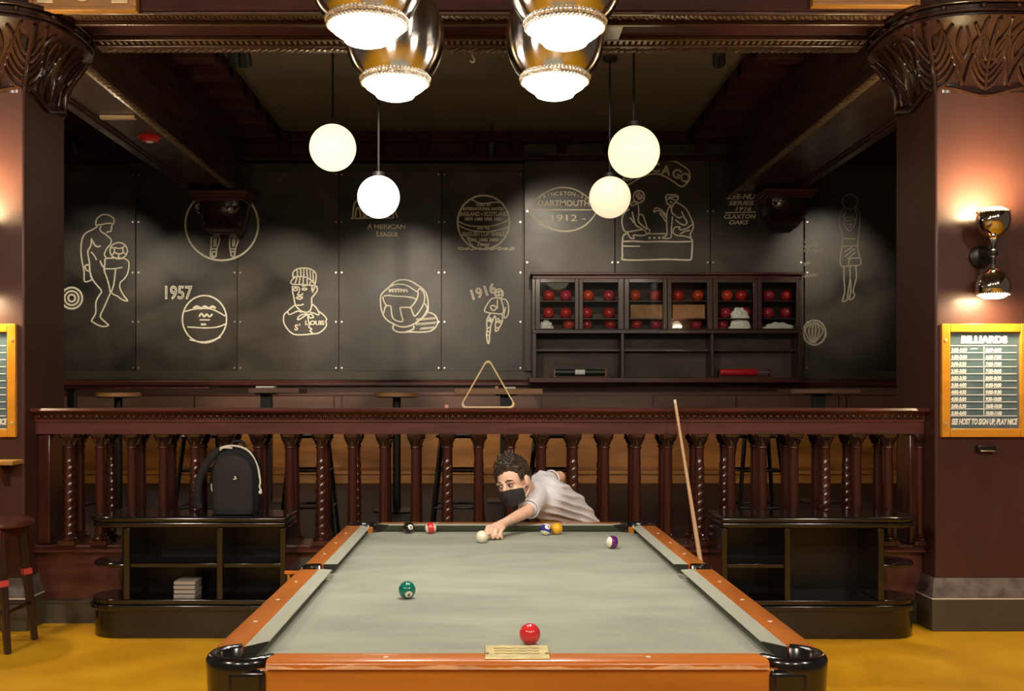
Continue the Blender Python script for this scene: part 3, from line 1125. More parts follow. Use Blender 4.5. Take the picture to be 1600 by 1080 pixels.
c.build(pan[4])

# --- lettered ball and the 1916 runner (panel 5)
c = Chalk(YB)
c.circle(755.5, 347.5, 40.5, 42, w=0.011)
c.line([(716, 352), (735, 360), (765, 362), (795, 355)]).line([(716, 346), (735, 353), (770, 353), (794, 344)]).line([(722, 366), (742, 376), (765, 388)])
c.line([(737, 312), (752, 318), (775, 316), (787, 318)]).line([(730, 372), (738, 384), (748, 389)])
for body, y, h, w in (('USED IN', 322, 4.2, 22), ('INTERNATIONAL MATCH', 328.5, 4.4, 64), ('ENGLAND v SCOTLAND', 337.5, 6.4, 76), ('1879 1880 1882 1883', 344.5, 4.6, 58), ('AND THE', 358.5, 3.6, 20), ('ENGLISH CUP FINALS', 368.5, 6.0, 66), ('1881 1882 1883', 377, 4.4, 46), ('1883', 384.5, 4.2, 18)):
    c.text(body, 755, y, h, width=w, bold=0.0022)
for i in range(9):
    x = 716 + i * 10
    c.line([(x, 388 + (i % 3) * 1.3), (x + 4, 386.5 + (i % 2)), (x + 8, 388.5), (x + 4, 390)], closed=True, w=0.007)
c.build(pan[5])
c = Chalk(YB)
c.text('1916', 756, 463, 15, outline=0.006, rot=17, width=40)
c.build(pan[5], 'chalk_numerals')
c = Chalk(YB)
k, o = 4.154, (690, 290)
L = lambda pts, **kw: c.line(pts, org=o, k=k, **kw)
c.circle(690 + 373 / k, 290 + 702 / k, 6.2, 7.2, n=24)
L([(350, 700), (375, 685), (398, 700)]); L([(355, 712), (375, 712), (395, 706)]); L([(372, 690), (372, 722)])
L([(355, 730), (325, 735), (300, 765), (278, 810), (300, 825), (340, 830), (395, 832), (400, 790), (385, 735)])
L([(385, 735), (420, 745), (435, 790), (430, 840), (412, 860), (405, 840), (415, 790)])
L([(318, 790), (335, 778), (355, 795), (335, 812)], closed=True); L([(362, 740), (362, 800)])
L([(318, 828), (295, 870), (295, 920), (315, 918), (330, 880), (345, 845), (352, 870), (350, 920), (375, 918), (395, 880), (392, 832)])
L([(300, 880), (330, 870)], w=0.016); L([(355, 885), (390, 880)], w=0.016); L([(310, 855), (325, 890)], w=0.014); L([(365, 860), (380, 895)], w=0.014)
L([(297, 920), (292, 975), (300, 1020), (308, 1020), (312, 970), (318, 918)]); L([(352, 920), (348, 945), (365, 940), (375, 918)])
L([(296, 945), (312, 950)]); L([(295, 970), (310, 975)])
c.build(pan[5])

# --- football (panel 6)
c = Chalk(YP)
c.line([(828, 329), (840, 310), (860, 297), (880, 293), (900, 297), (920, 310), (932, 329), (918, 349), (900, 359), (880, 361.5), (860, 357), (842, 347)], closed=True)
c.line([(829, 328), (930, 328)], sub=1)
c.text('DARTMOUTH', 881, 322, 9, width=80, bold=0.002)
word = 'PRINCETON-22'
for i, ch in enumerate(word):
    u = (i - 5.5) / 5.5
    c.text(ch, 880 + u * 35, 305 + 6.5 * u * u, 5.8, rot=-20 * u, bold=0.002)
c.text('- 1912 -', 880, 345.5, 10, width=70, bold=0.001)
c.build(pan[6])

# --- marble players and arched scroll (panel 7)
c = Chalk(YP)
k, o = 6.0, (940, 240)
L = lambda pts, **kw: c.line(pts, org=o, k=k, **kw)
L([(205, 250), (215, 190), (270, 120), (350, 78), (440, 58), (540, 60), (680, 72), (760, 115), (820, 165), (825, 240), (775, 300), (735, 305), (640, 240), (560, 200), (500, 190), (430, 200), (370, 225), (310, 255), (255, 292), (220, 280)], closed=True, w=0.009)
for ch, x, y, r in (('C', 262, 252, 30), ('H', 345, 200, 20), ('I', 430, 180, 8), ('C', 505, 172, 2), ('A', 598, 196, -8), ('G', 690, 226, -22), ('O', 765, 262, -28)):
    c.text(ch, 940 + x / k, 240 + y / k, 14, outline=0.0055, rot=r)
c.build(pan[7], 'chalk_scroll')
c = Chalk(YP)
L = lambda pts, **kw: c.line(pts, org=o, k=k, **kw)
c.circle(940 + 350 / k, 240 + 405 / k, 8.6, 9.4, n=26)
L([(320, 385), (350, 430), (385, 385)]); L([(330, 370), (370, 440)]); L([(345, 360), (390, 425)])
L([(335, 465), (300, 450), (275, 480), (290, 490), (335, 470), (348, 520), (350, 570), (385, 575), (410, 640), (430, 700), (452, 718), (435, 755), (400, 715)])
L([(350, 575), (345, 635), (400, 690), (432, 712)]); L([(260, 520), (205, 570), (190, 640), (205, 710), (235, 735), (330, 720), (395, 712)])
L([(285, 545), (300, 600), (320, 670), (380, 705)]); L([(240, 740), (270, 790), (305, 795), (300, 765), (370, 770), (435, 755)]); L([(265, 600), (300, 640), (290, 645)])
L([(605, 400), (625, 385), (700, 390), (718, 410), (700, 450), (670, 480), (665, 500), (640, 480), (615, 470), (605, 430)], closed=True); L([(610, 430), (650, 420), (690, 440)])
L([(625, 410), (680, 405), (715, 410)]); L([(640, 450), (665, 460)]); L([(640, 505), (665, 500)])
L([(700, 455), (760, 490), (800, 530), (835, 600), (858, 660), (855, 710), (830, 760), (835, 790), (780, 775), (700, 765), (668, 735), (690, 690), (740, 690)])
L([(640, 490), (620, 530), (610, 580), (612, 690), (610, 760), (570, 790), (600, 795), (650, 785), (655, 700), (665, 590)])
L([(605, 600), (570, 560), (530, 535), (490, 550), (500, 520), (520, 510), (560, 530), (605, 575)]); L([(605, 640), (570, 590), (540, 560)])
L([(655, 510), (660, 555), (690, 580)]); L([(750, 540), (770, 590), (800, 640), (780, 670), (735, 655), (690, 620)]); L([(695, 585), (730, 605), (750, 590)])
L([(855, 660), (800, 700), (740, 715), (720, 690)]); L([(830, 720), (780, 730), (735, 755)])
c.dots([(940 + x / k, 240 + 790 / k) for x in (450, 495, 540)], 0.015)
L([(235, 750), (205, 770), (195, 830), (195, 960), (205, 995), (400, 998), (600, 992), (800, 998), (840, 985), (848, 900), (850, 820), (835, 795)], w=0.011)
L([(440, 752), (605, 752)], sub=1); L([(195, 825), (300, 822), (400, 828), (560, 825), (700, 828), (840, 825)], w=0.011); L([(200, 868), (360, 870)], sub=1)
c.build(pan[7])

# --- slanted lettering (panel 8)
c = Chalk(YP)
for body, x, y, h, w in (('ZEE-NU', 1157, 311.0, 8, 45), ('SERIES', 1157, 320.5, 6.4, 40), ('1916', 1160, 329.5, 6, 25), ('CLAXTON', 1155, 341.5, 6.4, 50), ('OAKS', 1153, 350.5, 6.4, 30)):
    c.text(body, x, y, h, width=w, bold=0.0015, shear=0.25)
c.line([(1133, 332.5), (1181, 331.5)], sub=1, w=0.008)
c.build(pan[8], 'chalk_lettering')

# --- jumper, scribble and melon ball (panel 9)
c = Chalk(YB, 0.008)
k, o = 4.15, (1250, 290)
L = lambda pts, **kw: c.line(pts, org=o, k=k, **kw)
c.circle(1250 + 325 / k, 290 + 105 / k, 12, 11.5, n=30)
L([(285, 145), (258, 200), (258, 260), (275, 330), (270, 400), (262, 515), (320, 520), (385, 515), (395, 495), (380, 440), (372, 390), (380, 320), (388, 240), (385, 180), (365, 145)])
L([(300, 155), (282, 200), (290, 220)]); L([(355, 150), (368, 200), (358, 230)])
L([(290, 215), (320, 205), (352, 215), (352, 255), (320, 295), (300, 275), (285, 240)], closed=True); L([(300, 230), (340, 228)]); L([(305, 255), (335, 250), (320, 275)])
L([(285, 345), (360, 345)]); L([(272, 395), (370, 390)]); L([(290, 430), (340, 400)]); L([(290, 460), (355, 410)]); L([(310, 475), (362, 430)])
L([(315, 515), (325, 475), (390, 470)]); L([(285, 520), (285, 600), (290, 690), (275, 750), (305, 740), (312, 690), (325, 600), (322, 520)])
L([(362, 520), (365, 600), (345, 680), (355, 715), (330, 740), (318, 735), (330, 690), (328, 610)])
c.build(pan[9], m='chalk_faint')
c = Chalk(YB, 0.006)
for y, w in ((378, 18), (386, 22), (393, 30), (413, 10), (432, 20)):
    pts = []
    for i in range(9):
        pts.append((1256 + w * i / 8, y + (2.5 if i % 2 else -2.5) - i * 0.3))
    c.line(pts, 3)
c.build(pan[9], 'chalk_scribble', m='chalk_faint')
c = Chalk(YB, 0.009)
c.circle(1272.5, 520, 17.5, 19, w=0.012)
for i in range(6):
    u = (i - 2.5) / 2.5
    c.line([(1272 + u * 5, 503 + abs(u) * 2), (1272 + u * 14, 517), (1270 + u * 3, 536)])
c.build(pan[9], m='chalk_faint')

# ------------------------------------------------------------------ balustrade
bal = thing('balustrade', (-0.03, 6.75, 0), 'dark red-brown carved balustrade of twisted and plain balusters spanning between the two pillars', 'balustrade')
XL, XR = -2.803, 2.795      # local ends, flush with the pillars
mb = MB()
prof = [(0.12, 1.195), (-0.12, 1.195), (-0.12, 1.268), (-0.135, 1.272), (-0.135, 1.283), (-0.125, 1.287), (-0.15, 1.325), (-0.165, 1.330),
        (-0.195, 1.333), (-0.205, 1.343), (-0.195, 1.358), (0.16, 1.358), (0.16, 1.333), (0.12, 1.32)]
mb.prism(prof, 'x', XL, XR)
rail = mb.build('handrail', M['mahogany_rail'], bal, smooth=30)
eg = MB()
x = XL + 0.03
while x < XR - 0.02:
    eg.sphere((x, -0.136, 1.305), (0.013, 0.012, 0.016), 8, 6)
    eg.tube([(x + 0.02, -0.128, 1.288), (x + 0.02, -0.146, 1.322)], [0.003, 0.004], 4)
    x += 0.040
eg.build('egg_ornament', M['carved_dark'], rail)
mb = MB()
mb.box(XL, XR, -0.09, 0.16, 0.13, 0.45)
mb.build('plinth', M['mahogany_rail'], bal)
mb = MB()
mb.prism([(0.18, 0.447), (-0.13, 0.447), (-0.15, 0.455), (-0.15, 0.465), (-0.13, 0.475), (-0.12, 0.475), (-0.125, 0.485), (-0.12, 0.495), (0.18, 0.495)], 'x', XL, XR)
mb.build('plinth_cap', M['mahogany_rail'], bal, smooth=30)
mb = MB()
mb.prism([(0.16, 0.0), (-0.11, 0.0), (-0.11, 0.125), (-0.12, 0.13), (-0.12, 0.145), (-0.09, 0.15), (0.16, 0.15)], 'x', XL, XR)
mb.build('base', M['base_olive'], bal, smooth=30)

PIT = 49.22 * 6.66 / F
X0 = (108 - CX) * 6.66 / F + 0.03


def shaft_mesh(twist):
    mb = MB()
    n = 28
    zs = [0.565 + (1.125 - 0.565) * k / 72 for k in range(73)]
    vs, fs = [], []
    for z in zs:
        u = (z - 0.565) / 0.56
        r = 0.0335 - 0.006 * u
        for i in range(n):
            a = 2 * PI * i / n
            q = r
            if twist and u < 0.86:
                fade = min(1, (0.86 - u) / 0.06)
                q = r * (0.94 + 0.20 * fade * abs(cos(a - 2 * PI * z / 0.104)) ** 0.8)
            vs.append((q * cos(a), q * sin(a), z))
    for k in range(72):
        for i in range(n):
            j = (i + 1) % n
            fs.append((k * n + i, k * n + j, (k + 1) * n + j, (k + 1) * n + i))
    mb.add(vs, fs)
    mb.lathe([(0.030, 1.10), (0.034, 1.106), (0.034, 1.114), (0.028, 1.12)], n=24)
    return mb.mesh('baluster', [M['mahogany']], 50)


def cap_mesh():
    mb = MB()
    prof = [(0.029, 1.120, 2), (0.031, 1.140, 2.4), (0.040, 1.160, 3), (0.050, 1.175, 5), (0.053, 1.182, 7), (0.053, 1.196, 8)]
    n = 32
    vs = [(*superell(2 * PI * (i + 0.5) / n, r, e), z) for r, z, e in prof for i in range(n)]
    fs = []
    for k in range(len(prof) - 1):
        for i in range(n):
            j = (i + 1) % n
            fs.append((k * n + i, k * n + j, (k + 1) * n + j, (k + 1) * n + i))
    fs.append(tuple((len(prof) - 1) * n + i for i in range(n)))
    mb.add(vs, fs)
    for i in range(8):
        a = 2 * PI * i / 8 + PI / 8
        for s in (-1, 1):
            mb.tube([(0.031 * cos(a), 0.031 * sin(a), 1.125), (0.041 * cos(a + s * 0.1), 0.041 * sin(a + s * 0.1), 1.155), (0.052 * cos(a + s * 0.25), 0.052 * sin(a + s * 0.25), 1.168)], [0.004, 0.006, 0.004], 5)
    return mb.mesh('capital', [M['carved_dark']], 40)


def foot_mesh():
    mb = MB()
    mb.box(-0.052, 0.052, -0.052, 0.052, 0.493, 0.523)
    mb.lathe([(0.048, 0.523), (0.051, 0.531), (0.047, 0.540), (0.037, 0.546), (0.041, 0.555), (0.034, 0.566)], n=24)
    return mb.mesh('foot', [M['mahogany']], 40)


m_plain, m_twist, m_cap, m_foot = shaft_mesh(False), shaft_mesh(True), cap_mesh(), foot_mesh()
protos = {}
for row, y in ((0, -0.09), (1, 0.09)):
    for k in range(28):
        tw = (k % 4 == row)
        o = bpy.data.objects.new('baluster', m_twist if tw else m_plain)
        COL.objects.link(o)
        o.parent = bal
        o.location = (X0 + k * PIT, y, 0)
        if tw:
            o['label'] = 'barley-twist baluster'
        for nm, me in (('capital', m_cap), ('foot', m_foot)):
            c = bpy.data.objects.new(nm, me)
            COL.objects.link(c)
            c.parent = o
for x in (XL + 0.04, XR - 0.04):
    MB().box(x - 0.045, x + 0.045, -0.10, 0.10, 0.495, 1.195).build('end_post', M['mahogany'], bal, bevel=0.008)

# ------------------------------------------------------------------ rack triangle, chalk cube and cue on or against the rail
RT = 1.358
t = MB()
Yr = 6.66
q = lambda px, py: (lambda p: (p.x, p.z))(P(px, py, Yr))
pts = []
for (cx_, cy_, a0, a1) in ((727.5, 634.0, 210, 90), (763, 574.5, 150 + 180, 210)):
    pass
corner = [(728.5, 634), (762.5, 574.5), (796.5, 634)]
r_ = 5.5
arc = []
for (cx_, cy_), (s, e) in zip(corner, ((90, 205), (205, 335), (335, 450))):
    for i in range(7):
        a = math.radians(s + (e - s) * i / 6)
        arc.append((cx_ + r_ * cos(a), cy_ + r_ * sin(a)))
base = P(762.5, 640, Yr)
ring = [(P(x, y, Yr) - base) for x, y in arc]
mb = MB()
n = len(ring)
cen = Vector((0, 0, 0.13))
vs, fs = [], []
for p in ring:
    nrm = (p - cen).normalized()
    for off, dy in ((0.009, -0.024), (0.009, 0.024), (-0.007, 0.024), (-0.007, -0.024)):
        vs.append((p.x + nrm.x * off, dy, p.z + nrm.z * off))
for i in range(n):
    j = (i + 1) % n
    for k in range(4):
        k2 = (k + 1) % 4
        fs.append((i * 4 + k, j * 4 + k, j * 4 + k2, i * 4 + k2))
zmin = min(v[2] for v in vs)
mb.add([(v[0], v[1], v[2] - zmin) for v in vs], fs)
tri = mb.build('rack_triangle', M['rack_wood'], loc=(base.x, Yr, RT), bevel=0.003, smooth=50)
tag(tri, 'pale wooden billiard rack triangle standing upright on the balustrade rail', 'rack')
cc = MB().cbox((0, 0, 0.011), (0.022, 0.022, 0.022)).build('chalk_cube', M['chalk_cube'], loc=(P(698, 637, 6.62).x, 6.62, RT), bevel=0.002)
tag(cc, 'small pinkish cue chalk cube on the rail beside the rack triangle', 'chalk')


def cue(a, b, label, r0=0.0065, r1=0.0145):
    """a tip, b butt."""
    a, b = Vector(a), Vector(b)
    d = b - a
    Ln = d.length
    t = thing('cue', b, label, 'cue stick')
    u = (a - b)
    f = lambda s: u * s
    MB().tube([f(0.02), f(0.35), f(0.7), f(0.978)], [r1, r1 * 0.85, r1 * 0.6, r0], 12).build('shaft', M['cue_wood'], t)
    MB().tube([f(0.978), f(0.995)], [r0, r0 * 0.97], 12).build('ferrule', M['cue_ferrule'], t)
    MB().tube([f(0.995), f(1.0)], [r0 * 0.95, r0 * 0.7], 12).build('tip', M['dark_metal'], t)
    MB().tube([f(0.0), f(0.02)], [r1 * 0.9, r1], 12).build('bumper', M['dark_metal'], t)
    return t


tp = P(1054, 623, 6.525)
cue(tp, P(1113, 993, 6.26) * 1.0 + Vector((0, 0, 0)), 'pale wooden pool cue leaning upright against the balustrade rail', 0.009, 0.017)

# ------------------------------------------------------------------ black rounded cabinets
def cabinet(xr, y0, s, label, shelf_from=0.27):
    """xr: rounded end, s=+1 body runs towards +x."""
    t = thing('cabinet', (xr, y0, 0), label, 'cabinet')
    d, Ln = 0.40, 1.21

    def slab(name, z0, z1, ins, m, r=None, bull=0, xa=None):
        rr = d / 2 - ins
        out = []
        for i in range(21):
            a = PI / 2 + PI * i / 20
            out.append((d / 2 + rr * cos(a), d / 2 + rr * sin(a)))
        out.append((Ln - ins * 0.3, ins))
        out.append((Ln - ins * 0.3, d - ins))
        mb = MB().prism([(s * x, y) for x, y in out], 'z', z0, z1)
        return mb.build(name, m, t, bevel=bull, seg=4, smooth=50)
    slab('plinth', 0.0, 0.165, 0.025, M['cabinet_black'], bull=0.004)
    slab('base_moulding', 0.165, 0.200, 0.0, M['cabinet_black'], bull=0.008)
    slab('base_moulding', 0.200, 0.232, 0.012, M['cabinet_black'], bull=0.006)
    slab('top', 0.690, 0.722, 0.0, M['cabinet_black'], bull=0.014)
    slab('top_moulding', 0.655, 0.690, 0.014, M['cabinet_black'], bull=0.012)
    # half-round shelf of the open end
    out = []
    for i in range(17):
        a = PI / 2 + PI * i / 16
        out.append((d / 2 + (d / 2 - 0.02) * cos(a), d / 2 + (d / 2 - 0.02) * sin(a)))
    out += [(0.27, 0.02), (0.27, d - 0.02)]
    MB().prism([(s * x, y) for x, y in out], 'z', 0.418, 0.446).build('end_shelf', M['cabinet_black'], t, bevel=0.012, seg=3, smooth=50)
    for x in (0.27, 0.82, Ln - 0.018):
        MB().box(min(s * (x - 0.018), s * (x + 0.018)), max(s * (x - 0.018), s * (x + 0.018)), 0.012, d - 0.02, 0.232, 0.655).build('upright', M['cabinet_black'], t, bevel=0.004)
    xa, xb = sorted((s * shelf_from, s * (Ln - 0.02)))
    MB().box(xa, xb, 0.03, d - 0.03, 0.418, 0.444).build('shelf', M['cabinet_black'], t, bevel=0.004)
    xa, xb = sorted((s * 0.12, s * (Ln - 0.02)))
    MB().box(xa, xb, d - 0.03, d - 0.015, 0.232, 0.655).build('back_panel', M['cabinet_inside'], t)
    return t


cabinet(-2.386, 6.20, 1, 'low black lacquered cabinet with rounded end, carrying the backpack before the balustrade')
cabinet(2.600, 6.18, -1, 'low black lacquered cabinet with rounded end beside the plinth of the sconce pillar', 0.82)
order = ('lowest', 'second lowest', 'third', 'topmost')
b0 = MB().box(-0.063, 0.063, -0.08, 0.08, 0, 0.021).build('flat_box', M['box_pale'], loc=(-1.79, 6.34, 0.232), bevel=0.002)
tag(b0, 'pale flat box, lowest of the stack inside the backpack cabinet', 'box', 'flat boxes in the black cabinet')
for i in range(1, 4):
    c = copy_obj(b0, None, (-1.79 + 0.002 * (i % 2), 6.34, 0.232 + i * 0.026))
    c['label'] = f'pale flat box, {order[i]} of the stack inside the backpack cabinet'
for i in range(3):
    pass

# low side table by the pool table
t = thing('side_table', (-0.835, 5.2, 0), 'low black side table with orange edge tucked beside the pool table', 'table')
MB().box(-0.115, 0.115, -0.20, 0.20, 0.585, 0.605).build('top', M['pocket_black'], t, bevel=0.004)
MB().box(-0.117, 0.117, -0.205, -0.20, 0.588, 0.604).build('edge', M['rail_orange_across'], t, bevel=0.001)
for x in (-0.10, 0.10):
    for y in (-0.18, 0.18):
        MB().tube([(x, y, 0), (x, y, 0.585)], 0.010, 10).build('leg', M['chrome'], t)

# ------------------------------------------------------------------ backpack on the cabinet
t = thing('backpack', (P(362, 803, 6.42).x, 6.42, 0.722), 'dark backpack with white piping standing on the black cabinet', 'backpack')
def sup_body(w, d, h, e1, mbx, yoff=0.0, zoff=0.0, top=0.86):
    n, m = 40, 22
    vs, fs = [], []
    for k in range(m):
        u = k / (m - 1)
        z = h * u
        # rounded dome at the top
        kx = 1.0 if u < 0.55 else math.sqrt(max(0.0, 1 - ((u - 0.55) / 0.45) ** 2.4))
        kx = max(kx, 0.03)
        bot = 0.93 + 0.07 * min(1, u / 0.10)
        for i in range(n):
            a = 2 * PI * i / n
            c_, s_ = cos(a), sin(a)
            x = math.copysign(abs(c_) ** 0.55, c_) * w / 2 * kx * bot
            y = math.copysign(abs(s_) ** 0.65, s_) * d / 2 * (0.35 + 0.65 * kx) * bot
            vs.append((x, y + yoff, z + zoff))
    for k in range(m - 1):
        for i in range(n):
            j = (i + 1) % n
            fs.append((k * n + i, k * n + j, (k + 1) * n + j, (k + 1) * n + i))
    fs.append(tuple(range(n)))
    fs.append(tuple((m - 1) * n + i for i in range(n)))
    return mbx.add(vs, fs)
sup_body(0.285, 0.19, 0.405, 0.5, MB(), 0, 0.0).build('body', M['backpack_cloth'], t, smooth=60, rot=(0, 0, 0), loc=(0.035, 0.0, 0))
sup_body(0.250, 0.08, 0.365, 0.5, MB(), -0.095, 0.005).build('front_pocket', M['backpack_panel'], t, smooth=60, loc=(0.035, 0.0, 0))
zz = [(-0.06, 0.395), (-0.02, 0.408), (0.03, 0.410), (0.08, 0.398), (0.12, 0.372), (0.15, 0.325), (0.172, 0.270), (0.178, 0.235)]
MB().tube(smooth_path([(x, -0.045, z) for x, z in zz], 4), 0.0065, 8).build('piping', M['piping_white'], t)
MB().tube(smooth_path([(-0.055, -0.06, 0.385), (-0.035, -0.07, 0.400), (0.02, -0.07, 0.398)], 4), 0.006, 8).build('piping', M['piping_white'], t)
for sx in (0,):
    st = [(-0.045, 0.0, 0.395), (-0.10, -0.02, 0.355), (-0.155, -0.03, 0.285), (-0.19, -0.03, 0.20), (-0.205, -0.025, 0.10), (-0.195, -0.02, 0.03)]
    MB().tube(smooth_path(st, 5), 0.024, 10, flat=((0, 1, 0), 0.55)).build('shoulder_strap', M['backpack_cloth'], t)
    st = [(-0.045, 0.05, 0.39), (-0.09, 0.06, 0.33), (-0.125, 0.06, 0.22), (-0.13, 0.05, 0.08), (-0.11, 0.04, 0.02)]
    MB().tube(smooth_path(st, 5), 0.022, 10, flat=((0, 1, 0), 0.55)).build('shoulder_strap', M['backpack_cloth'], t)
MB().tube(smooth_path([(-0.02, 0.05, 0.40), (0.0, 0.055, 0.43), (0.05, 0.055, 0.43), (0.07, 0.05, 0.40)], 4), 0.010, 8).build('top_handle', M['backpack_cloth'], t)
mb = MB()
mb.tube([(0.052, -0.142, 0.232), (0.062, -0.146, 0.218), (0.045, -0.145, 0.214)], [0.005, 0.006, 0.005], 8)
mb.build('logo_tab', M['piping_white'], t)
mb = MB()
mb.tube(smooth_path([(0.178, -0.045, 0.235), (0.185, -0.05, 0.19), (0.18, -0.05, 0.165), (0.19, -0.05, 0.14)], 4), 0.006, 8)
mb.build('side_cord', M['piping_white'], t)
MB().sphere((0.185, -0.05, 0.13), (0.012, 0.008, 0.014), 12, 8).build('cord_lock', M['piping_white'], t)
mb = MB()
mb.tube(smooth_path([(-0.115, -0.03, 0.18), (-0.112, -0.03, 0.14), (-0.09, -0.04, 0.125)], 4), 0.005, 8)
mb.build('buckle', M['piping_white'], t)

# ------------------------------------------------------------------ stool by the pillar
t = thing('wooden_stool', (-2.87, 6.02, 0), 'dark red wooden stool with round seat beside the maroon pillar, legs banded red', 'stool')
MB().lathe([(0.20, 0.685), (0.26, 0.692), (0.275, 0.705), (0.27, 0.722), (0.22, 0.728), (0.08, 0.722)], n=40).build('seat', M['stool_wood'], t)
mb = MB().box(-0.18, 0.18, -0.18, 0.18, 0.625, 0.69)
mb.build('apron', M['stool_wood'], t, bevel=0.01)
for sx in (-1, 1):
    for sy in (-1, 1):
        a_, b_ = Vector((sx * 0.155, sy * 0.14, 0.68)), Vector((sx * 0.22, sy * 0.175, 0.0))
        mb = MB()
        mb.tube([a_, a_.lerp(b_, 0.5), b_], [0.034, 0.031, 0.024], 4)
        leg = mb.build('leg', M['stool_leg'], t, bevel=0.006)
        p = a_.lerp(b_, 0.43 if sy < 0 else 0.40)
        d_ = (b_ - a_).normalized()
        MB().tube([p - d_ * 0.018, p + d_ * 0.018], 0.036, 4).build('leg_band', M['band_red'], leg, bevel=0.003)
zz = 0.22
for (xa, ya, xb, yb) in ((-0.2, -0.165, 0.2, -0.165), (-0.2, 0.165, 0.2, 0.165), (-0.2, -0.165, -0.2, 0.165), (0.2, -0.165, 0.2, 0.165)):
    MB().tube([(xa, ya, zz), (xb, yb, zz)], 0.013, 8).build('stretcher', M['stool_leg'], t)

# wooden ledge fixed to the pillar
t = thing('drink_ledge', (-3.09, 6.475, pz(726, 6.4)), 'honey-coloured wooden drink ledge fixed to the pillar under the half-seen notice board', 'ledge')
MB().box(-0.32, 0.255, -0.16, 0.0, 0.0, 0.028).build('shelf', M['ledge_oak'], t, bevel=0.004)
for x in (-0.2, 0.15):
    MB().prism([(0.0, 0.0), (-0.13, 0.0), (0.0, -0.14)], 'x', x - 0.015, x + 0.015).build('bracket', M['mahogany'], t)

# ------------------------------------------------------------------ BILLIARDS board and its neighbour
def notice(xc, label, full):
    Yf = 6.48
    zt_, zb_ = pz(506.5, Yf), pz(683, Yf)
    h = zt_ - zb_
    w = 0.536
    t = thing('notice_board', (xc, Yf, zb_), label, 'notice board')
    f = MB()
    fw = 0.052
    f.box(-w / 2, -w / 2 + fw, -0.035, -0.001, 0, h)
    f.box(w / 2 - fw, w / 2, -0.035, -0.001, 0, h)
    f.box(-w / 2 + fw, w / 2 - fw, -0.035, -0.001, 0, fw)
    f.box(-w / 2 + fw, w / 2 - fw, -0.035, -0.001, h - fw, h)
    f.build('frame', M['sign_frame'], t, bevel=0.004)
    MB().box(-w / 2 + fw, w / 2 - fw, -0.012, -0.001, fw, h - fw).build('slate', M['sign_slate'], t)
    for x in (-1, 1):
        for z in (0.085, h - 0.10):
            MB().lathe([(0.009, -0.040), (0.011, -0.035)], (x * (w / 2 - 0.024), 0, z), 12, axis='y').build('screw', M['brass'], t)
    y = -0.0135
    rows = 10
    W2 = w / 2 - fw - 0.01
    ztop = h - fw - 0.082
    zbot = fw + 0.078
    ln = MB()
    for i in range(rows + 1):
        z = ztop + (zbot - ztop) * i / rows
        ln.box(-W2, W2 - 0.006, y - 0.001, y + 0.001, z - 0.0022, z + 0.0022)
    ln.box(-0.003, 0.001, y - 0.001, y + 0.001, zbot, ztop)
    ln.build('ruled_lines', M['sign_white'], t)
    tx = MB()

    def put(body, x, z, hgt, width=None, align='LEFT', bold=0.001, shear=0.0):
        vs, fs = text_mesh(body, hgt / 0.7, 0.001, align, 0, shear, 1.0, bold)
        sx = 1
        if width:
            sx = width / (max(v[0] for v in vs) - min(v[0] for v in vs))
        tx.add([(x + v[0] * sx, y + v[1] - 0.0005, z + v[2]) for v in vs], fs)
    if full:
        put('BILLIARDS', 0.0, ztop + 0.017, 0.043, 0.285, 'CENTER', 0.004)
        left = ['1:00-1:30', '1:30-2:00', '2:00-2:30', '2:30-3:00', '3:00-3:30', '3:30-4:00', '4:00-4:30', '4:30-5:00', '5:00-5:30', '5:30-6:00']
        right = ['6:00-6:30', '6:30-7:00', '7:00-7:30', '7:30-8:00', '8:00-8:30', '8:30-9:00', '9:00-9:30', '9:30-10:00', '10:00-10:30', '10:30-11:00']
        st = (ztop - zbot) / rows
        for i in range(rows):
            z = ztop - (i + 1) * st + 0.006
            put(left[i], -W2 + 0.003, z, 0.022, 0.094, bold=0.0016, shear=0.15)
            put(right[i], 0.008, z, 0.022, 0.098, bold=0.0016, shear=0.15)
        ln2 = MB().tube([(-0.085, y, ztop - st * 0.5), (-0.06, y, ztop - st * 0.42), (-0.04, y, ztop - st * 0.45)], [0.002, 0.005, 0.002], 6, flat=((0, 1, 0), 0.2))
        ln2.build('chalk_smear', M['sign_white'], t)
    put('SEE HOST TO SIGN UP, PLAY NICE', 0.0, fw + 0.026, 0.034, 2 * W2 - 0.006, 'CENTER', 0.0018, 0.25)
    tx.build('lettering', M['sign_white'], t, smooth=0)
    return t


notice(P(1536, 600, 6.48).x, 'orange framed slate board headed BILLIARDS with ruled half-hour times, under the sconce', True)
notice(P(-40, 600, 6.48).x, 'half-seen orange framed ruled slate board above the wooden ledge', False)
t = thing('wall_box', (P(1537, 699, 6.48).x, 6.48, pz(706, 6.48)), 'small black box fixed to the pillar below the BILLIARDS board', 'box')
MB().box(-0.055, 0.055, -0.05, 0.0, 0.0, 0.04).build('body', M['dark_metal'], t, bevel=0.006)
MB().box(-0.045, 0.045, -0.06, -0.05, 0.004, 0.010).build('lip', M['steel_screw'], t, bevel=0.002)

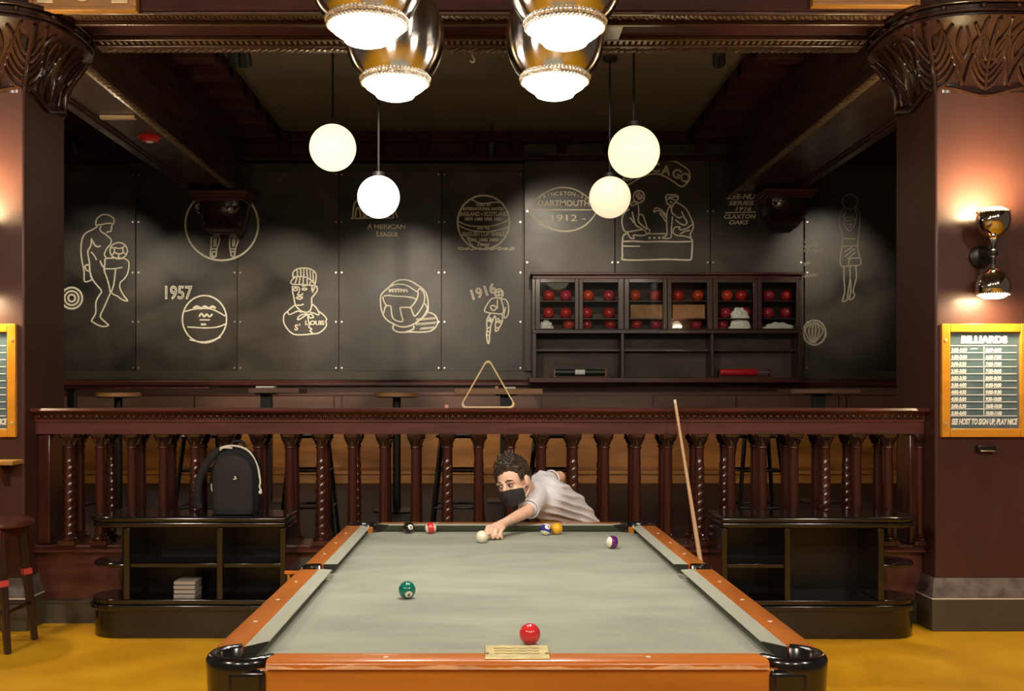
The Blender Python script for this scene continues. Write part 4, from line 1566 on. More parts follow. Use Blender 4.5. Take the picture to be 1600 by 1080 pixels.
# ------------------------------------------------------------------ sconces
def sconce(xc, label, y=6.48, rz=0.0):
    t = thing('sconce', (xc, y, 1.43), label, 'wall lamp', rz=rz)
    MB().lathe([(0.055, -0.03), (0.07, -0.02), (0.07, 0.0)], (0, 0, 0.86), 28, axis='y').build('wall_plate', M['dark_metal'], t)
    mb = MB()
    mb.tube(smooth_path([(0, -0.02, 0.86), (0, -0.12, 0.86), (0, -0.17, 0.86)], 3), 0.016, 10)
    mb.tube([(0, -0.17, 0.72), (0, -0.17, 1.0)], 0.014, 10)
    mb.sphere((0, -0.17, 0.86), 0.028, 14, 10)
    mb.build('arm', M['dark_metal'], t)
    for s, z0 in ((1, 1.105), (-1, 0.615)):
        prof = [(0.020, -0.155), (0.050, -0.140), (0.082, -0.105), (0.098, -0.060), (0.098, -0.025), (0.088, 0.0), (0.082, 0.0), (0.080, -0.02)]
        g = [(0.079, -0.004), (0.074, 0.012), (0.052, 0.024), (0.006, 0.028)]
        if s < 0:
            prof = [(r, -z) for r, z in prof]
            g = [(r, -z) for r, z in g]
        sh = MB().lathe(prof, (0, -0.17, z0), 36, cap=False).build('shade', M['chrome'], t)
        MB().lathe(g, (0, -0.17, z0), 32).build('glass', M['added_sconce_glass' if y > 7 else 'sconce_glass' if s > 0 else 'sconce_glass_down'], sh)
        bd = MB()
        for i in range(40):
            a = 2 * PI * i / 40
            bd.sphere((0.091 * cos(a), -0.17 + 0.091 * sin(a), z0 + 0.002 * s), 0.0065, 6, 4)
        bd.build('bead_ring', M['bead_metal'], sh)
    return t


sconce(PXR - 0.022, 'double-ended chrome wall sconce lit upwards and downwards over the BILLIARDS board')
sconce(PXL, 'double-ended wall sconce on the pillar above the wooden ledge, mostly out of view')
sconce(PXL, 'added unseen wall sconce on the alcove side of the pillar behind the wooden stool', 7.10, PI)  # this pair is added, out of sight, to uplight the beam undersides
sconce(PXR, 'added unseen wall sconce on the alcove side of the pillar with the BILLIARDS board', 7.10, PI)

# ------------------------------------------------------------------ globes
def globe(px, py, D, r, m, label):
    p = P(px, py, D)
    t = thing('globe_lamp', p, label, 'pendant lamp', 'white globe pendants over the alcove')
    MB().sphere((0, 0, 0), r, 48, 32).build('globe', M[m], t)
    MB().lathe([(0.05, r * 0.955), (0.055, r * 0.97), (0.055, r + 0.03), (0.02, r + 0.045)], n=24).build('cap', M['spot_black'], t)
    MB().tube([(0, 0, r + 0.03), (0, 0, ZC - p.z)], 0.010, 8).build('rod', M['spot_black'], t)
    MB().lathe([(0.06, ZC - p.z - 0.04), (0.07, ZC - p.z)], n=20).build('canopy', M['spot_black'], t)


globe(520, 231, 8.7, 36.3 * 8.7 / F, 'globe_yellow', 'yellowish glowing globe, upper of the pair over the American League lettering')
globe(591.5, 308, 9.5, 33 * 9.5 / F, 'globe_white', 'bright white globe directly over the chalked American League lettering')
globe(990.5, 237.5, 7.9, 40 * 7.9 / F, 'globe_amber', 'large amber-white globe covering the arched chalk scroll')
globe(953, 308.5, 9.6, 32.3 * 9.6 / F, 'globe_peach', 'peach-tinted globe between the chalk football and the marble players')

# ------------------------------------------------------------------ chrome lamps over the pool table
def lamp_bowl():
    mb = MB()
    prof = [(0.124, 0.0), (0.130, 0.004), (0.126, 0.012), (0.133, 0.018), (0.132, 0.024), (0.152, 0.045), (0.172, 0.080), (0.185, 0.120), (0.190, 0.160),
            (0.189, 0.205), (0.179, 0.255), (0.158, 0.303), (0.128, 0.342), (0.088, 0.368), (0.045, 0.383), (0.020, 0.395)]
    k = smooth_path([(r, 0, z) for r, z in prof[4:]], 4)
    return prof[:4] + [(p[0], p[2]) for p in k]


def pendant(p, zc, label, first=None):
    t = thing('pool_table_lamp', p, label, 'pendant lamp', 'chrome bowl lamps over the pool table')
    if first:
        for ch in first.children:
            c = copy_obj(ch, t)
            for g in ch.children:
                copy_obj(g, c)
        return t
    MB().lathe(lamp_bowl(), n=64, cap=False).build('shade', M['spun_chrome'], t, smooth=50)
    bd = MB()
    for ring, rr, z in ((0, 0.1300, 0.002), (1, 0.1345, 0.018)):
        for i in range(56):
            a = 2 * PI * (i + 0.5 * ring) / 56
            bd.sphere((rr * cos(a), rr * sin(a), z), 0.0066, 8, 6)
    bd.build('bead_ring', M['bead_metal'], t)
    MB().lathe([(0.010, -0.062), (0.05, -0.060), (0.072, -0.052), (0.080, -0.040), (0.092, -0.032), (0.112, -0.018), (0.122, -0.004), (0.122, 0.006)], n=56).build('glass', M['lamp_glass'], t)
    MB().tube([(0, 0, 0.39), (0, 0, zc)], 0.011, 10).build('rod', M['dark_metal'], t)
    MB().lathe([(0.07, zc - 0.05), (0.09, zc)], n=24).build('canopy', M['dark_metal'], t)
    return t


LZ = 2.662
D1, D2 = 3.50, 4.10
l1 = pendant((P(573, 0, D1).x, D1, LZ), 4.75 - LZ, 'chrome bowl lamp, front one of the pair beside the yellowish globe')
pendant((P(617.5, 0, D2).x, D2, LZ - 0.012), 0, 'chrome bowl lamp, rear one of the pair beside the yellowish globe', l1)
pendant((P(883, 0, D1).x, D1, LZ - 0.008), 0, 'chrome bowl lamp, front one of the pair towards the amber-white globe', l1)
pendant((P(867, 0, D2).x, D2, LZ - 0.008), 0, 'chrome bowl lamp, rear one of the pair towards the amber-white globe', l1)
t = thing('hook', (P(738, 65, 7.1).x, 7.09, ZB - 0.035), 'small pale metal hook hanging from the middle of the cross beam', 'hook')
MB().tube(smooth_path([(0, 0, 0), (0.0, 0, -0.04), (0.014, 0, -0.065), (0.0, 0, -0.085), (-0.012, 0, -0.07)], 4), 0.006, 8).build('shank', M['bead_metal'], t)

# ------------------------------------------------------------------ pool table
TX, TY = 0.0775, 3.903
BED, RTOP, RBOT = 0.762, 0.800, 0.779
HW, HL = 0.635, 1.27
CW, WW = 0.049, 0.077       # cushion and wooden rail widths
table = thing('pool_table', (TX, TY, 0), 'pool table with grey-green cloth, orange wooden rails and black pockets', 'pool table')

mb = MB()
bx, by, c = HW + 0.06, HL + 0.06, 0.135
out = [(bx, -by + c), (bx, -0.06), (HW + 0.005, -0.045), (HW + 0.005, 0.045), (bx, 0.06), (bx, by - c), (bx - c, by), (-bx + c, by), (-bx, by - c),
       (-bx, 0.06), (-HW - 0.005, 0.045), (-HW - 0.005, -0.045), (-bx, -0.06), (-bx, -by + c), (-bx + c, -by), (bx - c, -by)]
mb.prism(out, 'z', BED - 0.03, BED)
mb.build('cloth_bed', M['felt'], table)


def cushion_rail(axis, side, n0, n1, b0, b1, w0, w1, sights, worn=False):
    """A wooden rail with its cloth cushion and inlaid sights. axis 'y' runs along the length at x=side*HW; 'x' across at y=side*HL.
    n0..n1 nose ends, b0..b1 cushion back ends, w0..w1 wood ends."""
    H = HW if axis == 'y' else HL

    def pt(across, along, z):
        return (side * across, along, z) if axis == 'y' else (along, side * across, z)
    wood = MB()
    a0, a1 = H + CW, H + CW + WW
    prof = [(a0, RBOT), (a1 - 0.002, RBOT), (a1, RBOT + 0.003), (a1, RTOP - 0.010), (a1 - 0.003, RTOP - 0.004), (a1 - 0.010, RTOP), (a0, RTOP)]
    n = len(prof)
    vs = [pt(p[0], w0, p[1]) for p in prof] + [pt(p[0], w1, p[1]) for p in prof]
    fs = [tuple(range(n)), tuple(range(2 * n - 1, n - 1, -1))] + [(i, (i + 1) % n, n + (i + 1) % n, n + i) for i in range(n)]
    wood.add(vs, fs)
    r = wood.build('rail', M['rail_orange' if axis == 'y' else 'rail_orange_across'], table, smooth=60)
    cu = MB()
    sec = [(a0, RTOP, 1), (H + 0.002, RTOP - 0.001, 0), (H, RTOP - 0.003, 0), (H + 0.002, RTOP - 0.006, 0), (H + 0.034, BED + 0.001, 0.6), (a0, BED, 1)]
    m = len(sec)
    vs = [pt(p[0], n0 + (b0 - n0) * p[2], p[1]) for p in sec] + [pt(p[0], n1 + (b1 - n1) * p[2], p[1]) for p in sec]
    fs = [tuple(range(m)), tuple(range(2 * m - 1, m - 1, -1))] + [(i, (i + 1) % m, m + (i + 1) % m, m + i) for i in range(m)]
    cu.add(vs, fs)
    cu.mi = [1, 1] + [2 if k_ in (2, 3, 4) else 0 for k_ in range(m)]  # undercut faces take the painted nose shade
    cu.build('cushion', [M['cushion_felt'], M['facing_rubber'], M['cushion_face_shaded']], r, smooth=30)
    for s in sights:
        p = pt(H + CW + WW * 0.48, s, RTOP)
        MB().lathe([(0.0065, -0.001), (0.0065, 0.0008)], n=16).build('sight', M['sight_pearl'], r, loc=p)
    if worn:
        we = MB()
        k = 140
        vs, fs = [], []
        for i in range(k + 1):
            al = w0 + (w1 - w0) * i / k
            h = 0.0045 + 0.008 * noise.noise(Vector((al * 9, 3.1, 0))) + 0.004 * noise.noise(Vector((al * 43, 1.7, 0)))
            h = max(0.002, min(0.0125, h + 0.002))
            vs += [pt(a1 + 0.0006, al, RBOT + 0.001), pt(a1 + 0.0006, al, RBOT + 0.001 + h)]
        for i in range(k):
            fs.append((2 * i, 2 * i + 2, 2 * i + 3, 2 * i + 1))
        # a sliver of bare wood lying on the face, with thickness
        top = len(vs)
        vs2 = [(v[0], v[1] + (0.0005 if axis == 'x' else 0), v[2]) for v in vs]
        we.add(vs + vs2, fs + [tuple(top + q for q in f[::-1]) for f in fs])
        we.build('worn_edge', M['worn_edge'], r, smooth=0)
    return r


for sd in (-1, 1):
    cushion_rail('y', sd, -HL + 0.083, -0.064, -HL + 0.018, -0.052, -HL + 0.035, -0.062, [-0.9525, -0.635, -0.3175])
    cushion_rail('y', sd, 0.064, HL - 0.083, 0.052, HL - 0.018, 0.062, HL - 0.035, [0.3175, 0.635, 0.9525])
cushion_rail('x', -1, -HW + 0.083, HW - 0.083, -HW + 0.018, HW - 0.018, -HW + 0.035, HW - 0.035, [-0.3175, 0.3175], worn=True)
cushion_rail('x', 1, -HW + 0.083, HW - 0.083, -HW + 0.018, HW - 0.018, -HW + 0.035, HW - 0.035, [-0.3175, 0.0, 0.3175])


def pocket(cx, cy, open_dir, half_open, ro, ri, depth, deep):
    """A black casting round a pocket, open towards the bed."""
    t_ = MB()
    prof = [(ro - 0.012, -depth), (ro - 0.003, -depth * 0.5), (ro, -0.030), (ro + 0.001, -0.012), (ro - 0.004, -0.002), (ro - 0.010, 0.003), (ri + 0.008, 0.003), (ri, -0.004), (ri - 0.002, -0.06), (ri - 0.012, -deep)]
    n = 40
    a0, a1 = open_dir + half_open, open_dir + 2 * PI - half_open
    vs, fs = [], []
    m = len(prof)
    for i in range(n + 1):
        a = a0 + (a1 - a0) * i / n
        for r, z in prof:
            vs.append((cx + r * cos(a), cy + r * sin(a), RTOP + z))
    for i in range(n):
        for k in range(m - 1):
            fs.append((i * m + k, (i + 1) * m + k, (i + 1) * m + k + 1, i * m + k + 1))
    fs.append(tuple(range(m)))
    fs.append(tuple(n * m + k for k in range(m - 1, -1, -1)))
    t_.add(vs, fs)
    o = t_.build('pocket', M['pocket_black'], table, smooth=50)
    MB().lathe([(ri - 0.01, RTOP - deep - 0.006), (ri - 0.008, RTOP - deep)], (cx, cy, 0), 28).build('pocket_floor', M['pocket_inside'], o)
    w = MB()   # inner wall under the slate on the open side
    vs, fs = [], []
    for i in range(13):
        a = open_dir - half_open + 2 * half_open * i / 12
        for z in (BED - 0.012, RTOP - deep):
            vs.append((cx + (ri - 0.004) * cos(a), cy + (ri - 0.004) * sin(a), z))
        for z in (RTOP - deep, BED - 0.012):
            vs.append((cx + (ri + 0.004) * cos(a), cy + (ri + 0.004) * sin(a), z))
    for i in range(12):
        for k in range(4):
            fs.append((i * 4 + k, i * 4 + (k + 1) % 4, (i + 1) * 4 + (k + 1) % 4, (i + 1) * 4 + k))
    w.add(vs, fs).build('pocket_liner', M['pocket_inside'], o)
    return o


for sx in (-1, 1):
    for sy in (-1, 1):
        pocket(sx * 0.672, sy * 1.307, math.atan2(-sy, -sx), math.radians(62), 0.0905, 0.061, 0.19, 0.11)
    pocket(sx * 0.708, 0, math.atan2(0, -sx), math.radians(75), 0.058, 0.047, 0.15, 0.10)

ap = MB()
AX, AY = HW + CW + WW - 0.010, HL + CW + WW - 0.010
for sgn in (-1, 1):
    MB().box(-AX + 0.085, AX - 0.085, min(sgn * AY, sgn * (AY - 0.03)), max(sgn * AY, sgn * (AY - 0.03)), 0.58, RBOT).build('apron', M['apron_orange'], table, bevel=0.004)
    MB().box(min(sgn * AX, sgn * (AX - 0.03)), max(sgn * AX, sgn * (AX - 0.03)), -AY + 0.085, AY - 0.085, 0.58, RBOT).build('apron', M['apron_orange'], table, bevel=0.004)
MB().box(-AX + 0.10, AX - 0.10, -AY + 0.10, AY - 0.10, 0.50, BED - 0.03).build('frame', M['mahogany'], table)
for sx in (-1, 1):
    for sy in (-1, 1):
        x, y = sx * (AX - 0.16), sy * (AY - 0.22)
        MB().tube([(x, y, 0), (x, y, 0.10), (x, y, 0.52)], [0.11, 0.09, 0.15], 4).build('leg', M['apron_orange'], table, bevel=0.01)
        # black metal corner trim on the end apron
        xa, xb = sorted((sx * (AX - 0.150), sx * (AX - 0.055)))
        ya, yb = sorted((sy * (AY - 0.02), sy * (AY + 0.012)))
        MB().box(xa, xb, ya, yb, 0.58, RBOT - 0.001).build('corner_trim', M['pocket_black'], table, bevel=0.015, seg=5)

# brass plate on the head rail
pl = MB()
x0, x1, y0, y1 = -0.0785, 0.0785, -HL - CW - WW + 0.014, -HL - CW - WW + 0.105
zf, zr = RTOP + 0.004, RTOP + 0.014
vs = [(x0, y0, RTOP), (x1, y0, RTOP), (x1, y1, RTOP), (x0, y1, RTOP), (x0, y0, zf), (x1, y0, zf), (x1, y1, zr), (x0, y1, zr)]
pl.add(vs, [(3, 2, 1, 0), (4, 5, 6, 7), (0, 1, 5, 4), (1, 2, 6, 5), (2, 3, 7, 6), (3, 0, 4, 7)])
plate = pl.build('name_plate', M['brass'], table, bevel=0.002)
for sx in (-1, 1):
    MB().lathe([(0.004, RTOP + 0.004), (0.004, RTOP + 0.0095)], (sx * 0.072, y0 + 0.03, 0), 10).build('screw', M['brass_dark'], plate)
sg = MB()
for i in range(3):
    yy = y0 + 0.030 + i * 0.018
    zz = zf + (zr - zf) * (yy - y0) / (y1 - y0) + 0.0006
    pts = [(-0.055 + k * 0.011, yy + 0.002 * ((k * 7 + i * 3) % 3 - 1), zz) for k in range(11)]
    sg.tube(smooth_path(pts, 3), 0.0009, 5)
sg.build('engraving', M['brass_dark'], plate)

# ------------------------------------------------------------------ balls
R = 0.0286
COLS = {'green': (0.004, 0.16, 0.115), 'red': (0.72, 0.035, 0.04), 'yellow': (0.85, 0.42, 0.02), 'blue': (0.02, 0.03, 0.26), 'purple': (0.12, 0.012, 0.13), 'black': (0.01, 0.01, 0.01), 'scarlet': (0.62, 0.03, 0.03)}
for k_, v_ in COLS.items():
    mat('ball_' + k_ if k_ != 'red' else 'ball_rose', v_, 0.12, coat=0.5)
mat('ball_ivory', (0.82, 0.77, 0.62), 0.14, coat=0.5)
mat('ball_ink', (0.01, 0.01, 0.01), 0.3)


def ball(x, y, label, cname, spot=None, num=None, stripe=None):
    key = 'ball_rose' if cname == 'red' else 'ball_' + cname
    mb = MB()
    mb.sphere((0, 0, 0), R, 64, 48)
    spots = [Vector(s).normalized() for s in (spot or [])]
    ax = Vector(stripe).normalized() if stripe else None
    mi = []
    for f in mb.f:
        c_ = Vector((0, 0, 0))
        for i in f:
            c_ += Vector(mb.v[i])
        c_.normalize()
        w = 0
        if ax is not None and abs(c_.dot(ax)) > 0.52:
            w = 1
        if any(c_.dot(s) > 0.90 for s in spots):
            w = 1
        mi.append(w)
    mb.mi = mi
    o = mb.build('billiard_ball', [M[key], M['ball_ivory']], loc=(x, y, BED + R), smooth=180)
    tag(o, label, 'billiard ball', 'billiard balls on the cloth')
    if num and spots:
        vs, fs = text_mesh(num, 0.017, 0.0, 'CENTER', 0, 0, 1.0, 0.0006)
        s = spots[0]
        u = Vector((0, 0, 1)).cross(s).normalized()
        w = s.cross(u)
        pts = []
        for v in vs:
            d = s * R + u * v[0] + w * (v[2] - 0.006)
            pts.append(d.normalized() * (R + 0.00025))
        MB().add(pts, fs).build('numeral', M['ball_ink'], o, smooth=0)
    return o


ball(-0.258, 3.483, 'solid green billiard ball alone on the middle of the cloth', 'green', [(0.28, -0.88, -0.42)], '6')
ball(0.1207, 2.836, 'solid red billiard ball by the brass plate on the near rail', 'red')
ball(-0.0146, 4.806, 'white cue ball just in front of the child\'s bridge hand', 'ivory')
ball(-0.373, 5.14, 'black eight ball against the far cushion', 'black', [(0.42, -0.85, 0.2)], '8')
ball(-0.265, 5.13, 'red striped billiard ball beside the black ball at the far cushion', 'scarlet', None, None, (1, 0.1, 0.15))
ball(0.293, 5.075, 'blue striped billiard ball touching the yellow one', 'blue', [(0.3, -0.85, 0.55)], '10', (-0.25, -0.35, -0.9))
ball(0.347, 5.100, 'solid yellow billiard ball touching the blue striped one', 'yellow')
ball(0.559, 4.624, 'purple striped billiard ball near the corner pocket by the leaning cue', 'purple', None, None, (0.95, 0.35, -0.1))

# ------------------------------------------------------------------ drink tables in the alcove
def round_table(px, D, rpx, py, label):
    x = (px - CX) * D / F
    z = pz(py, D)
    r = rpx * D / F
    t = thing('round_table', (x, D, ALC), label, 'table', 'round drink tables in the alcove')
    h = z - ALC
    MB().lathe([(r - 0.02, h - 0.045), (r, h - 0.035), (r, h - 0.006), (r - 0.008, h)], n=40).build('tabletop', M['table_wood'], t)
    MB().lathe([(0.034, 0.02), (0.034, h - 0.045)], n=20).build('post', M['dark_metal'], t)
    MB().lathe([(0.20, 0.0), (0.20, 0.012), (0.05, 0.03)], n=32).build('foot', M['dark_metal'], t)
    return t


def box_table(xa, xb, D, ytop, thick, posts, label, dep=0.45, m='table_wood'):
    x0, x1 = (xa - CX) * D / F, (xb - CX) * D / F
    z = pz(ytop, D)
    th = thick * D / F
    t = thing('drink_counter', ((x0 + x1) / 2, D, ALC), label, 'table', 'drink counters in the alcove')
    h = z - ALC
    hx = (x1 - x0) / 2
    MB().box(-hx, hx, 0, dep, h - th, h).build('tabletop', M[m], t, bevel=0.004)
    for pa, pb in posts:
        pc = ((pa + pb) / 2 - CX) * D / F - (x0 + x1) / 2
        w = (pb - pa) * D / F
        MB().box(pc - w / 2, pc + w / 2, dep / 2 - 0.05 - w / 2, dep / 2 - 0.05 + w / 2, 0.02, h - th).build('post', M['black_steel'], t, bevel=0.004)
        MB().box(pc - w * 0.9, pc + w * 0.9, dep / 2 - 0.05 - w * 0.9, dep / 2 - 0.05 + w * 0.9, h - th - 0.012, h - th).build('bracket', M['black_steel'], t)
        MB().box(pc - 0.17, pc + 0.17, dep / 2 - 0.22, dep / 2 + 0.12, 0, 0.02).build('foot', M['black_steel'], t)
    return t


round_table(185, 9.0, 34, 613.5, 'round wooden drink table behind the rail, below the chalk soccer player')
round_table(620, 9.0, 34, 613.5, 'round wooden drink table behind the rail, between the ballplayer bust and the laced ball'.replace('between the ballplayer bust and the laced ball', 'below the chalk laced ball'))
box_table(388, 467, 9.6, 606.5, 8, [(402, 419)], 'square drink counter on a black post behind the rail, below the 1957 basketball', m='wainscot')
box_table(710, 848, 9.6, 607.5, 9, [(782, 800)], 'pale wooden drink counter behind the rack triangle', m='table_wood')
box_table(1236, 1345, 9.6, 608, 7, [(1279, 1297)], 'dark drink counter on a black post behind the rail, below the chalk melon-striped ball', m='wainscot')
box_table(60, 326, 9.4, 604.5, 3.4, [(100, 112)], 'long thin dark counter running from behind the pillar below the chalk soccer player', dep=0.30, m='case_red')

p = P(416, 606.5, 9.75)
t = thing('folded_card', p, 'white folded card lying on the square drink counter', 'card')
MB().box(-0.085, 0.085, -0.06, 0.06, 0.0, 0.018).build('sheet', M['white_plastic'], t, bevel=0.003)
p = P(776, 607.5, 9.75)
t = thing('chalk_stub', p, 'pinkish chalk stub on the pale drink counter, inside the rack triangle', 'chalk')
MB().cbox((0, 0, 0.012), (0.03, 0.03, 0.024)).build('stub', M['chalk_cube'], t, bevel=0.003)
p = P(797, 607.5, 9.75)
t = thing('folded_card', p, 'white card lying on the pale drink counter beside the rack triangle', 'card')
MB().box(-0.05, 0.05, -0.04, 0.04, 0.0, 0.016).build('sheet', M['white_plastic'], t, bevel=0.003)

# ------------------------------------------------------------------ black metal stools behind the balustrade
def metal_stool(px, rz, label, first=None):
    D = 7.35
    x = (px - CX) * D / F
    if first:
        return copy_tree(first, (x, D, ALC), label, rz)
    t = thing('metal_stool', (x, D, ALC), label, 'stool', 'black metal stools behind the balustrade', rz)
    H = 0.715
    MB().prism([superell(2 * PI * i / 32, 0.155, 5) for i in range(32)], 'z', H - 0.02, H).build('seat', M['black_steel'], t, bevel=0.008)
    for sx in (-1, 1):
        for sy in (-1, 1):
            MB().tube([(sx * 0.115, sy * 0.115, H - 0.015), (sx * 0.185, sy * 0.185, 0)], [0.017, 0.014], 4).build('leg', M['black_steel'], t, bevel=0.003)
    for zz, o_ in ((0.47, 0.142), (0.22, 0.165)):
        for a in range(4):
            c_, s_ = cos(a * PI / 2), sin(a * PI / 2)
            q = lambda u, v: (u * c_ - v * s_, u * s_ + v * c_, zz)
            MB().tube([q(-o_, -o_), q(o_, -o_)], 0.009, 8).build('rung', M['black_steel'], t)
    return t


s0 = metal_stool(716, 0.0, 'black metal stool behind the barley-twist baluster next to the child')
metal_stool(484, 0.05, 'black metal stool behind the balusters next to the backpack, towards the pool table', s0)
metal_stool(862, -0.04, 'black metal stool directly behind the child', s0)
metal_stool(1182, 0.03, 'black metal stool behind the balusters over the cabinet by the leaning cue', s0)
metal_stool(322, -0.05, 'black metal stool hidden behind the backpack', s0)

# ------------------------------------------------------------------ glazed ball cabinet on the back wall
DC = 12.05
gx = lambda px: (px - CX) * DC / F
gz = lambda py: EYE - (py - CY) * DC / F
cx0, cx1 = gx(832), gx(1253)
cz0, cz1 = gz(598), gz(428)
case = thing('ball_cabinet', ((cx0 + cx1) / 2, DC, cz0), 'wide dark wall cabinet with glazed doors and open bays under the chalk marble players', 'cabinet')
ox, oz = (cx0 + cx1) / 2, cz0
bx_ = lambda px: gx(px) - ox
bz_ = lambda py: gz(py) - oz
DEP = YP - DC - 0.004
mb = MB()
mb.box(bx_(832), bx_(1253), 0.0, DEP, bz_(436), bz_(430))
mb.box(bx_(829), bx_(1256), -0.04, DEP, bz_(430), bz_(426))
mb.build('cornice', M['case_red'], case, bevel=0.006)
for a_, b_ in ((832, 838), (970.5, 975), (1111, 1115), (1248, 1253)):
    MB().box(bx_(a_), bx_(b_), 0.0, DEP, bz_(594), bz_(521)).build('bay_post', M['case_wood'], case, bevel=0.004)
MB().box(bx_(832), bx_(1253), DEP - 0.03, DEP, bz_(594), bz_(430)).build('back_panel', M['case_inside'], case)
MB().box(bx_(826), bx_(1258), -0.05, DEP, bz_(598), bz_(590)).build('counter', M['case_red'], case, bevel=0.006)
MB().box(bx_(838), bx_(1248), DEP - 0.14, DEP - 0.03, bz_(548), bz_(544)).build('inner_ledge', M['case_wood'], case, bevel=0.003)
MB().box(bx_(832), bx_(1253), 0.0, DEP, bz_(521), bz_(515)).build('divider', M['case_wood'], case, bevel=0.004)
for a_, b_ in ((832, 836), (904, 904.8), (974, 975.5), (1042, 1042.8), (1113, 1114), (1183, 1184), (1249, 1253)):
    MB().box(bx_(a_), bx_(b_), 0.02, DEP, bz_(515), bz_(436)).build('partition', M['case_wood'], case)
for ya in (469.5, 497.0):
    MB().box(bx_(836), bx_(1249), 0.03, DEP - 0.03, bz_(ya + 1.6), bz_(ya)).build('shelf', M['case_wood'], case, bevel=0.002)
doors = [(836.5, 843.8, 898, 904), (904.8, 910.7, 965.5, 974), (975.5, 982.6, 1035.8, 1042), (1042.8, 1049, 1105, 1113), (1114, 1121.4, 1177, 1183), (1184, 1190, 1243.5, 1248.5)]
for xa, xb, xc, xd in doors:
    f = MB()
    f.box(bx_(xa), bx_(xb), -0.02, 0.02, bz_(515), bz_(436))
    f.box(bx_(xc), bx_(xd), -0.02, 0.02, bz_(515), bz_(436))
    f.box(bx_(xb), bx_(xc), -0.02, 0.02, bz_(442), bz_(436))
    f.box(bx_(xb), bx_(xc), -0.02, 0.02, bz_(515), bz_(513.5))
    d = f.build('door', M['case_wood'], case, bevel=0.004)
    MB().box(bx_(xb), bx_(xc), -0.003, 0.003, bz_(513.5), bz_(442)).build('pane', M['pane_glass'], d)

names = ('first', 'second', 'third', 'fourth', 'fifth', 'sixth')
zrow = [gz(469.5), gz(497.0), gz(515)]
rb = 9.3 * 12.22 / F
proto_balls = {}
B = [  # door, row, side-in-pair, pixel x, material
    (0, 0, 0, 857.6, 'ball_red'), (0, 0, 1, 884, 'ball_crimson'), (0, 1, 0, 857, 'ball_red'), (0, 1, 1, 884, 'ball_red'), (0, 2, 1, 889, 'ball_orange'),
    (1, 0, 0, 919, 'ball_orange'), (1, 0, 1, 951.5, 'ball_crimson'), (1, 1, 0, 917, 'ball_red'), (1, 1, 1, 951.8, 'ball_red'), (1, 2, 0, 917, 'ball_crimson'), (1, 2, 1, 953.5, 'ball_red'),
    (2, 0, 0, 992.6, 'ball_orange'), (2, 0, 1, 1023, 'ball_red'), (2, 2, 0, 994.6, 'ball_red'), (2, 2, 1, 1024.6, 'ball_crimson'),
    (3, 0, 0, 1059.7, 'ball_red'), (3, 0, 1, 1090.5, 'ball_orange'), (3, 2, 1, 1088, 'ball_crimson'),
    (4, 0, 0, 1136, 'ball_orange'), (4, 0, 1, 1158.2, 'ball_red'), (4, 1, 0, 1134, 'ball_crimson'), (4, 1, 1, 1163.4, 'ball_crimson'), (4, 2, 0, 1129, 'ball_crimson'),
    (5, 0, 0, 1201, 'ball_crimson'), (5, 0, 1, 1228.5, 'ball_red'), (5, 1, 0, 1200, 'ball_crimson'), (5, 1, 1, 1227.6, 'ball_crimson')]
rows_ = ('top', 'middle', 'bottom')
pair_ = (('nearer the marker football', 'nearer the pillar'),)
for d_, r_, s_, px, m in B:
    x = (px - CX) * 12.22 / F
    rr = rb
    z = zrow[r_] + rr if r_ < 2 else zrow[2] + rr * 0.98
    if m not in proto_balls:
        o = MB().sphere((0, 0, 0), rr, 28, 20).build('cabinet_ball', M[m], loc=(x, 12.22, z), smooth=180)
        proto_balls[m] = o
    else:
        o = copy_obj(proto_balls[m], None, (x, 12.22, z))
    alone = sum(1 for q in B if q[0] == d_ and q[1] == r_) == 1
    side = 'only one' if alone else ('left of two' if s_ == 0 else 'right of two')
    tag(o, f'red ball behind glass, {side} on the {rows_[r_]} shelf of the {names[d_]} door', 'ball', 'red balls in the glazed cabinet')

for px, m_, lab in ((1008.3, 'third', 'tan cardboard-brown box filling the middle shelf behind the third cabinet door'), (1074, 'fourth', 'tan brown box filling the middle shelf behind the fourth cabinet door')):
    x = (px - CX) * 12.2 / F
    o = MB().box(-0.185, 0.185, -0.09, 0.09, 0.0, 0.158).build('shelf_box', M['tan_box'], loc=(x, 12.2, zrow[1]), bevel=0.004)
    tag(o, lab, 'box', 'tan boxes in the glazed cabinet')


def crumple(px, w, h, z, seed, label, d=0.10):
    """A crumpled white shape: folded, irregular heap."""
    x = (px - CX) * 12.13 / F
    mb = MB()
    n, m = 40, 26
    vs, fs = [], []
    for k in range(m):
        t_ = PI / 2 * k / (m - 1)
        for i in range(n):
            a = 2 * PI * i / n
            v = Vector((cos(t_) * cos(a), cos(t_) * sin(a), sin(t_)))
            s = 1 + 0.30 * noise.noise(v * 2.2 + Vector((seed, 0, 0))) + 0.20 * abs(noise.noise(v * 5.5 + Vector((0, seed, 0)))) - 0.08
            vs.append((v.x * w / 2 * s, v.y * d / 2 * s, v.z * h * s))
    for k in range(m - 1):
        for i in range(n):
            j = (i + 1) % n
            fs.append((k * n + i, k * n + j, (k + 1) * n + j, (k + 1) * n + i))
    fs.append(tuple(range(n)))
    mb.add(vs, fs)
    o = mb.build('crumpled_shape', M['white_plastic'], loc=(x, 12.13, z), smooth=30)
    tag(o, label, 'bag', 'white crumpled shapes in the glazed cabinet')


